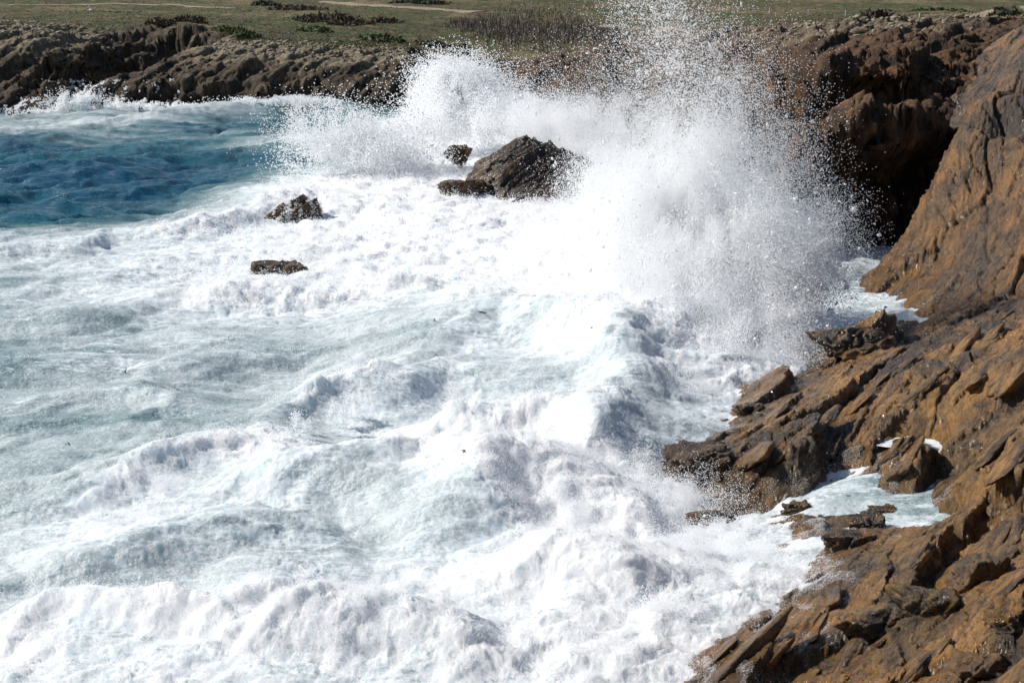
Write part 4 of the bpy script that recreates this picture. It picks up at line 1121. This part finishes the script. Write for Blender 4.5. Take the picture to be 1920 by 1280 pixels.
def blades(P, H, Wd, rg, lean=.5):
    """one bent triangle per blade"""
    n = len(P); a = rg.uniform(0, 2 * math.pi, n)
    d = np.stack([np.cos(a), np.sin(a), np.zeros(n)], -1)
    t = rg.normal(size=(n, 3)) * lean * np.array((1, 1, 0)); t[:, 2] = 1
    tip = P + t * H[:, None]
    V = np.stack([P - d * Wd[:, None], P + d * Wd[:, None], tip], 1)
    return V.reshape(-1, 3), np.arange(3 * n).reshape(-1, 3)
pr = infr * (rkf < .5) * (gxy[:, 1] < 420)
sel = rg.choice(len(gxy), 45000, p=pr / pr.sum())
P = gxy[sel] + np.concatenate([rg.normal(size=(45000, 2)) * .4, -.03 * np.ones((45000, 1))], 1)
cl = np.clip(fbm2(P[:, 0] * .15, P[:, 1] * .12, 3, 881) + .5, 0.1, 1.2)
V, Fx = blades(P, .08 + .15 * rg.uniform(size=45000) * cl, .05 + .08 * rg.uniform(size=45000), rg)
add("grass", raw_mesh("grass", V, Fx, False, plain("moor_grass", (.150, .140, .072), .9, .5, .25)), label="rough olive grass tufts all over the moor", kind="stuff")

b0, b1_ = far_ground(900, 66), far_ground(1120, 62)
P = []
for _ in range(16000):
    px = rg.uniform(860, 1150); t = (px - 1005) / 140
    py = 58 + 10 * t + rg.normal() * (17 * max(.15, 1 - t * t))
    P.append((px, py))
P = np.array([far_ground(a, b) for a, b in P[::4]])
P = np.repeat(P, 4, 0) + np.concatenate([rg.normal(size=(16000, 2)) * np.array((1.2, 3.0)), np.zeros((16000, 1))], 1)
V, Fx = blades(P, (.25 + .6 * rg.uniform(size=16000)) * np.clip(.9 + fbm2(P[:, 0] * .2, P[:, 1] * .12, 3, 77), .25, 1.5), .03 + .05 * rg.uniform(size=16000), rg, .22)
add("dry_scrub", raw_mesh("dry_scrub", V, Fx, False, plain("dry_scrub", (.230, .185, .145), .9, .55, .5)), label="wide thicket of dry grey-brown scrub on the slope behind the bay", cat="scrub", kind="stuff")

M_HEATH = plain("brown_heath", (.125, .090, .058), .9, .5, 2.0)
M_GREEN = plain("green_heath", (.100, .130, .042), .9, .45, 2.0)
M_DARK = plain("dark_heath", (.072, .075, .040), .9, .5, 2.0)
M_STEM = plain("heath_stem", (.06, .045, .032), .9, .4, 3.0)
def bush(px, py, wpx, hpx, mat, label, seed):
    g = far_ground(px, py); m = g[1] / FPX
    rx, rz = wpx * m * .5, max(.35, hpx * m * 1.0); ry = rx * .8
    rg = np.random.default_rng(seed); n = int(np.clip(260 * rx, 500, 2200))
    root = add("heath_bush", None, label=label, cat="bush", group="low bushes on the moor", loc=tuple(g))
    d = rg.normal(size=(n, 3)); d /= np.linalg.norm(d, axis=1, keepdims=True); d[:, 2] = np.abs(d[:, 2])
    lob = 1 + .35 * fbm3((d * 1.7 + seed).astype(f4), 3, seed)
    C = d * (np.array((rx, ry, rz)) * (rg.uniform(.45, 1.0, n) ** .5 * lob)[:, None])
    sz_ = rg.uniform(.10, .24, n)
    T = rg.normal(size=(n, 3, 3)) * sz_[:, None, None] + C[:, None]
    gz = np.array([far_z(g[0] + a, g[1] + b) for a, b in C[:, :2]]) - g[2]
    T[:, :, 2] += gz[:, None]
    add("crown", raw_mesh("crown", T, np.arange(3 * n).reshape(-1, 3), False, mat), parent=root)
    k = 1; a = rg.uniform(0, 6.28, k)
    base = np.stack([rx * .5 * np.cos(a), ry * .5 * np.sin(a), np.zeros(k)], -1); base[:, 2] = [far_z(g[0] + p, g[1] + q) - g[2] - .05 for p, q in base[:, :2]]
    V, Fx = blades(base, np.full(k, rz * .9), np.full(k, .10), rg, .3)
    add("stem", raw_mesh("stem", V, Fx, False, M_STEM), parent=root)
for k, b in enumerate((
    (300, 44, 62, 7, M_HEATH, "small dark brown bush at the lip of the shadowed inlet"),
    (352, 43, 72, 10, M_HEATH, "dark brown bush at the head of the shadowed inlet"),
    (432, 61, 62, 8, M_GREEN, "bright green cushion bush on bare earth beside the inlet"),
    (462, 70, 44, 6, M_GREEN, "smaller green cushion bush just below the bright green one"),
    (496, 10, 52, 8, M_DARK, "dark tangled bush beside the upper footpath"),
    (555, 20, 110, 7, M_HEATH, "long low brown bush under the dark tangled bush"),
    (610, 38, 120, 11, M_HEATH, "broad russet bush in the middle of the moor"),
    (655, 48, 80, 8, M_HEATH, "brown bush overlapping the lower edge of the broad russet bush"),
    (718, 43, 72, 7, M_HEATH, "oval brown bush standing alone right of the broad russet bush"),
    (590, 58, 66, 7, M_GREEN, "low dark green bush below the russet bushes"),
    (720, 76, 90, 9, M_GREEN, "wide green bush just above the pale cliff top"),
    (778, 104, 26, 10, M_DARK, "small black-green bush at the end of the cliff top"),
    (868, 102, 46, 12, M_DARK, "black-green bush in the hollow behind the fan of spray"),
    (810, 88, 60, 8, M_DARK, "dark bush on the slope above the hollow"),
    (790, 8, 110, 6, M_DARK, "long dark bush above the broad footpath"),
    (1770, 22, 110, 5, M_GREEN, "flat bright green bush near the fence posts"),
    (1640, 33, 60, 4, M_HEATH, "low brown bush among stones near the fence posts"),
    (1880, 30, 60, 6, M_DARK, "dark green bush beside the sandy track"))):
    bush(*b, 900 + k)

M_POST = plain("weathered_post", (.46, .42, .36), .85, .3, 6.0)
def post_mesh():
    V, Fq = [], []
    prof = ((.0, .075), (.62, .07), (.66, .052), (.80, .05), (.83, .02))
    for z, r_ in prof:
        for k in range(8):
            V.append((r_ * cos(k * math.pi / 4), r_ * sin(k * math.pi / 4), z - .05))
    for a in range(len(prof) - 1):
        for k in range(8):
            Fq.append((a * 8 + k, a * 8 + (k + 1) % 8, a * 8 + 8 + (k + 1) % 8, a * 8 + 8 + k))
    return raw_mesh("fence_post", V, Fq, False, M_POST)
pm = post_mesh()
nth = ("leftmost", "second", "third", "fourth", "fifth", "sixth", "seventh")
for k, (px, py) in enumerate(((1372, 19), (1441, 24), (1515, 29), (1585, 31), (1656, 33), (1723, 36), (1794, 28))):
    g = far_ground(px, py)
    lab = "pale wooden fence post, leftmost in the row along the moor" if k == 0 else "pale wooden fence post, %s from the spray in the row along the moor" % nth[k]
    o = add("fence_post", pm, label=lab, cat="post", group="fence posts along the moor", loc=tuple(g))
    o.rotation_euler = (rg.normal() * .03, rg.normal() * .04, rg.uniform(0, 3)); sc = (12.5 if k < 6 else 6) * g[1] / FPX / .83
    o.scale = (1.15, 1.15, sc)

# ------------------------------------------------------------------ gull over the moor
def gull():
    root = add("gull", None, label="white gull flying low over the moor at the top left", cat="bird", loc=PD(170, 19, 225))
    t = np.linspace(0, 1, 12); V = []
    rad = np.array([.0, .035, .05, .06, .085, .095, .095, .085, .07, .05, .03, .012])
    zz = np.array([.03, .04, .045, .04, .02, 0, -.01, -.01, 0, .01, .015, .02])
    for i in range(12):
        for k in range(10):
            a = k * 2 * math.pi / 10
            V.append((-.28 + .56 * t[i], rad[i] * cos(a), rad[i] * .9 * sin(a) + zz[i]))
    Fq = [(i * 10 + k, i * 10 + (k + 1) % 10, i * 10 + 10 + (k + 1) % 10, i * 10 + 10 + k) for i in range(11) for k in range(10)]
    white = plain("gull_white", (.8, .8, .79), .6, .1, 5)
    add("body", raw_mesh("body", V, Fq, True, white), parent=root)
    grey = plain("gull_grey", (.62, .64, .66), .6, .15, 5)
    for sgn, rise in ((1, .62), (-1, .45)):
        W_ = []; n = 9
        for i in range(n):
            q = i / (n - 1); yy = sgn * (.06 + .60 * q); z = rise * q - .35 * rise * q * q
            ch = .17 * (1 - q ** 2.2) + .02; xo = -.04 + .10 * q - .20 * q * q
            for dx, dz in ((-.5, .012), (.15, .02), (.5, .0), (.15, -.012)):
                W_.append((xo + dx * ch, yy, z + .03 + dz * (1 - q)))
        Fw = [(i * 4 + k, i * 4 + (k + 1) % 4, i * 4 + 4 + (k + 1) % 4, i * 4 + 4 + k) for i in range(n - 1) for k in range(4)]
        add("wing", raw_mesh("wing", W_, Fw, True, grey), parent=root)
    tail = [(.24, -.03, .03), (.24, .03, .03), (.40, .07, .03), (.40, -.07, .03), (.24, -.03, .015), (.24, .03, .015), (.40, .07, .022), (.40, -.07, .022)]
    add("tail", raw_mesh("tail", tail, [(0, 1, 2, 3), (7, 6, 5, 4), (0, 4, 5, 1), (1, 5, 6, 2), (2, 6, 7, 3), (3, 7, 4, 0)], False, white), parent=root)
    bill = [(-.28, .012, .04), (-.28, -.012, .04), (-.28, 0, .02), (-.35, 0, .028)]
    add("bill", raw_mesh("bill", bill, [(0, 1, 2), (0, 3, 1), (1, 3, 2), (2, 3, 0)], False, plain("bill_yellow", (.6, .4, .08), .5, .1)), parent=root)
    root.rotation_euler = (.5, .1, 2.4); root.scale = (1.1,) * 3
gull()

# ------------------------------------------------------------------ torn seaweed riding on the foam
M_WEED = plain("wet_seaweed", (.035, .032, .014), .35, .5, 8)
def weed(seed):
    rg = np.random.default_rng(seed); V = []; Fq = []
    for b in range(3):
        a = rg.uniform(0, 6.28); L = rg.uniform(.12, .26); n = 7; cur = rg.normal() * 1.6
        x_, y_ = 0., 0.; st = len(V)
        for i in range(n):
            q = i / (n - 1); w = .022 * math.sin(math.pi * min(1, q * .9 + .12)) + .004
            x_ += cos(a) * L / n; y_ += sin(a) * L / n; a += cur / n
            z = .03 + .05 * math.sin(q * 4 + b)
            for sg, dz in ((-1, 0), (1, 0), (1, .006), (-1, .006)):
                V.append((x_ - sg * sin(a) * w, y_ + sg * cos(a) * w, z + dz))
        for i in range(n - 1):
            for k in range(4):
                Fq.append((st + i * 4 + k, st + i * 4 + (k + 1) % 4, st + i * 4 + 4 + (k + 1) % 4, st + i * 4 + 4 + k))
    return raw_mesh("seaweed_frond", V, Fq, False, M_WEED)
weeds = [weed(k) for k in range(5)]
for k, (px, py, lb) in enumerate((
    (905, 613, "slanting dark seaweed frond on the smooth hump below the tall spray"), (816, 640, "dark seaweed frond left of the smooth hump in the surf"), (1112, 537, "dark seaweed scrap high in the white foam below the tall spray"),
    (1110, 602, "dark seaweed scrap at the far end of the foam hump"), (820, 673, "seaweed frond just above the rolling foam in the picture centre"), (430, 640, "dark seaweed frond on grey streaked water below the foam bank"),
    (237, 702, "seaweed scrap on the streaked water at mid left"), (482, 527, "seaweed frond in the water just below the rounded grey rock"), (327, 727, "seaweed scrap on the streaked water below the thin foam line"),
    (127, 834, "seaweed scrap on the pale smooth water at lower left"), (245, 914, "dark seaweed frond just above the lower left foam crest"), (126, 1113, "dark seaweed frond on the green wave face at bottom left"),
    (529, 1020, "seaweed scrap on the pale wave face at bottom centre left"), (870, 882, "dark seaweed scrap in the white foam near the picture centre bottom"), (700, 1114, "dark seaweed scrap in the foam at the bottom centre"))):
    z = 0.
    for _ in range(5):
        x_, y_, _z = PZ(px, py, z); z = float(sea_z(x_, y_))
    o = add("seaweed_frond", weeds[k % 5], label=lb, cat="seaweed", group="seaweed fronds adrift in the surf", loc=(x_, y_, z + .03))
    sc = (.5 + .4 * rg.uniform()) * (y_ / 62); o.scale = (sc,) * 3; o.rotation_euler = (.5 * rg.normal(), .4 * rg.normal(), rg.uniform(0, 6.28))

# ------------------------------------------------------------------ white run-off pouring down the far rocks
def wash(P, N_, keepp, n, r0, r1, seed, lift, label, stride=0):
    """white water clinging to rock in streaks: many small flecks on the surface"""
    rg = np.random.default_rng(seed)
    st = fbm3((P * np.array((2.2, .5, .45), f4)), 4, seed) * .6 + fbm3(P * f4(.35), 2, seed + 9) * .5
    pr = keepp * sstep(.0, .35, st)
    sel = rg.choice(len(P), n, p=pr / pr.sum())
    f_ = rg.uniform(size=(n, 1)) if stride else 0.0
    Q = P[sel] * (1 - f_) + P[np.minimum(sel + stride, len(P) - 1)] * f_ + N_[sel] * lift + rg.normal(size=(n, 3)) * r1 * 1.2
    me = raw_mesh("white_runoff", Q, np.zeros((0, 3)), False, M_SPRAY, dict(size=r0 + (r1 - r0) * rg.uniform(size=n) ** 2))
    o = add("white_runoff", me, label=label, cat="water", kind="stuff"); o.modifiers.new("points", 'NODES').node_group = PCT
NF = grid_normals(GF).reshape(-1, 3)
up = sstep(4.0, 1.2, gxy[:, 2] + 1.2 * fbm2(gxy[:, 0] * .3, gxy[:, 1] * .2, 2, 7)) * (gxy[:, 2] > -.4) * (fpy > 150)
m_ = up * (np.exp(-((fpx - 150) / 45) ** 2) + .75 * sstep(170, 200, fpx) * sstep(360, 310, fpx) + .35 * sstep(360, 400, fpx) * sstep(600, 540, fpx) * sstep(1.6, .6, gxy[:, 2]) + .5 * sstep(120, 60, fpx) * sstep(1.4, .5, gxy[:, 2]))
wash(gxy, NF, m_, 70000, .02, .055, 61, .05, "white water streaming down the dark rocks at the foot of the far cliff")
for P_, n_, sd_, lb_ in ((WASH[0], 1200, 71, "thin white water draining off the largest ribbed surf rock"), (WASH[1], 9000, 73, "white foam streaming over the brown ridged rock at the surf edge")):
    mk_ = sstep(-.5, .3, P_[:, 2]) * (.35 + .65 * sstep(P_[:, 0].mean() + 1.5, P_[:, 0].min() + .5, P_[:, 0]))
    wash(P_, np.tile(np.array((0, -.4, .9), f4), (len(P_), 1)), mk_, n_, .012, .035, sd_, .03, lb_)
# foam clinging to the wet rock along the waterline
NN = grid_normals(NEARV).reshape(-1, 3); NV = NEARV.reshape(-1, 3)
dzw = NV[:, 2] - sea_z(NV[:, 0], NV[:, 1])
mk_ = sstep(-.1, .0, dzw) * sstep(.55, .1, dzw + .35 * fbm2(NV[:, 0] * .8, NV[:, 1] * .5, 3, 33)) * (NV[:, 1] < 96)
wash(NV, NN, mk_ * (NV[:, 1] / 50) ** -1.0, 60000, .0025, .0065, 81, .012, "thin foam and trickles clinging to the wet rock along the waterline", len(u_n))
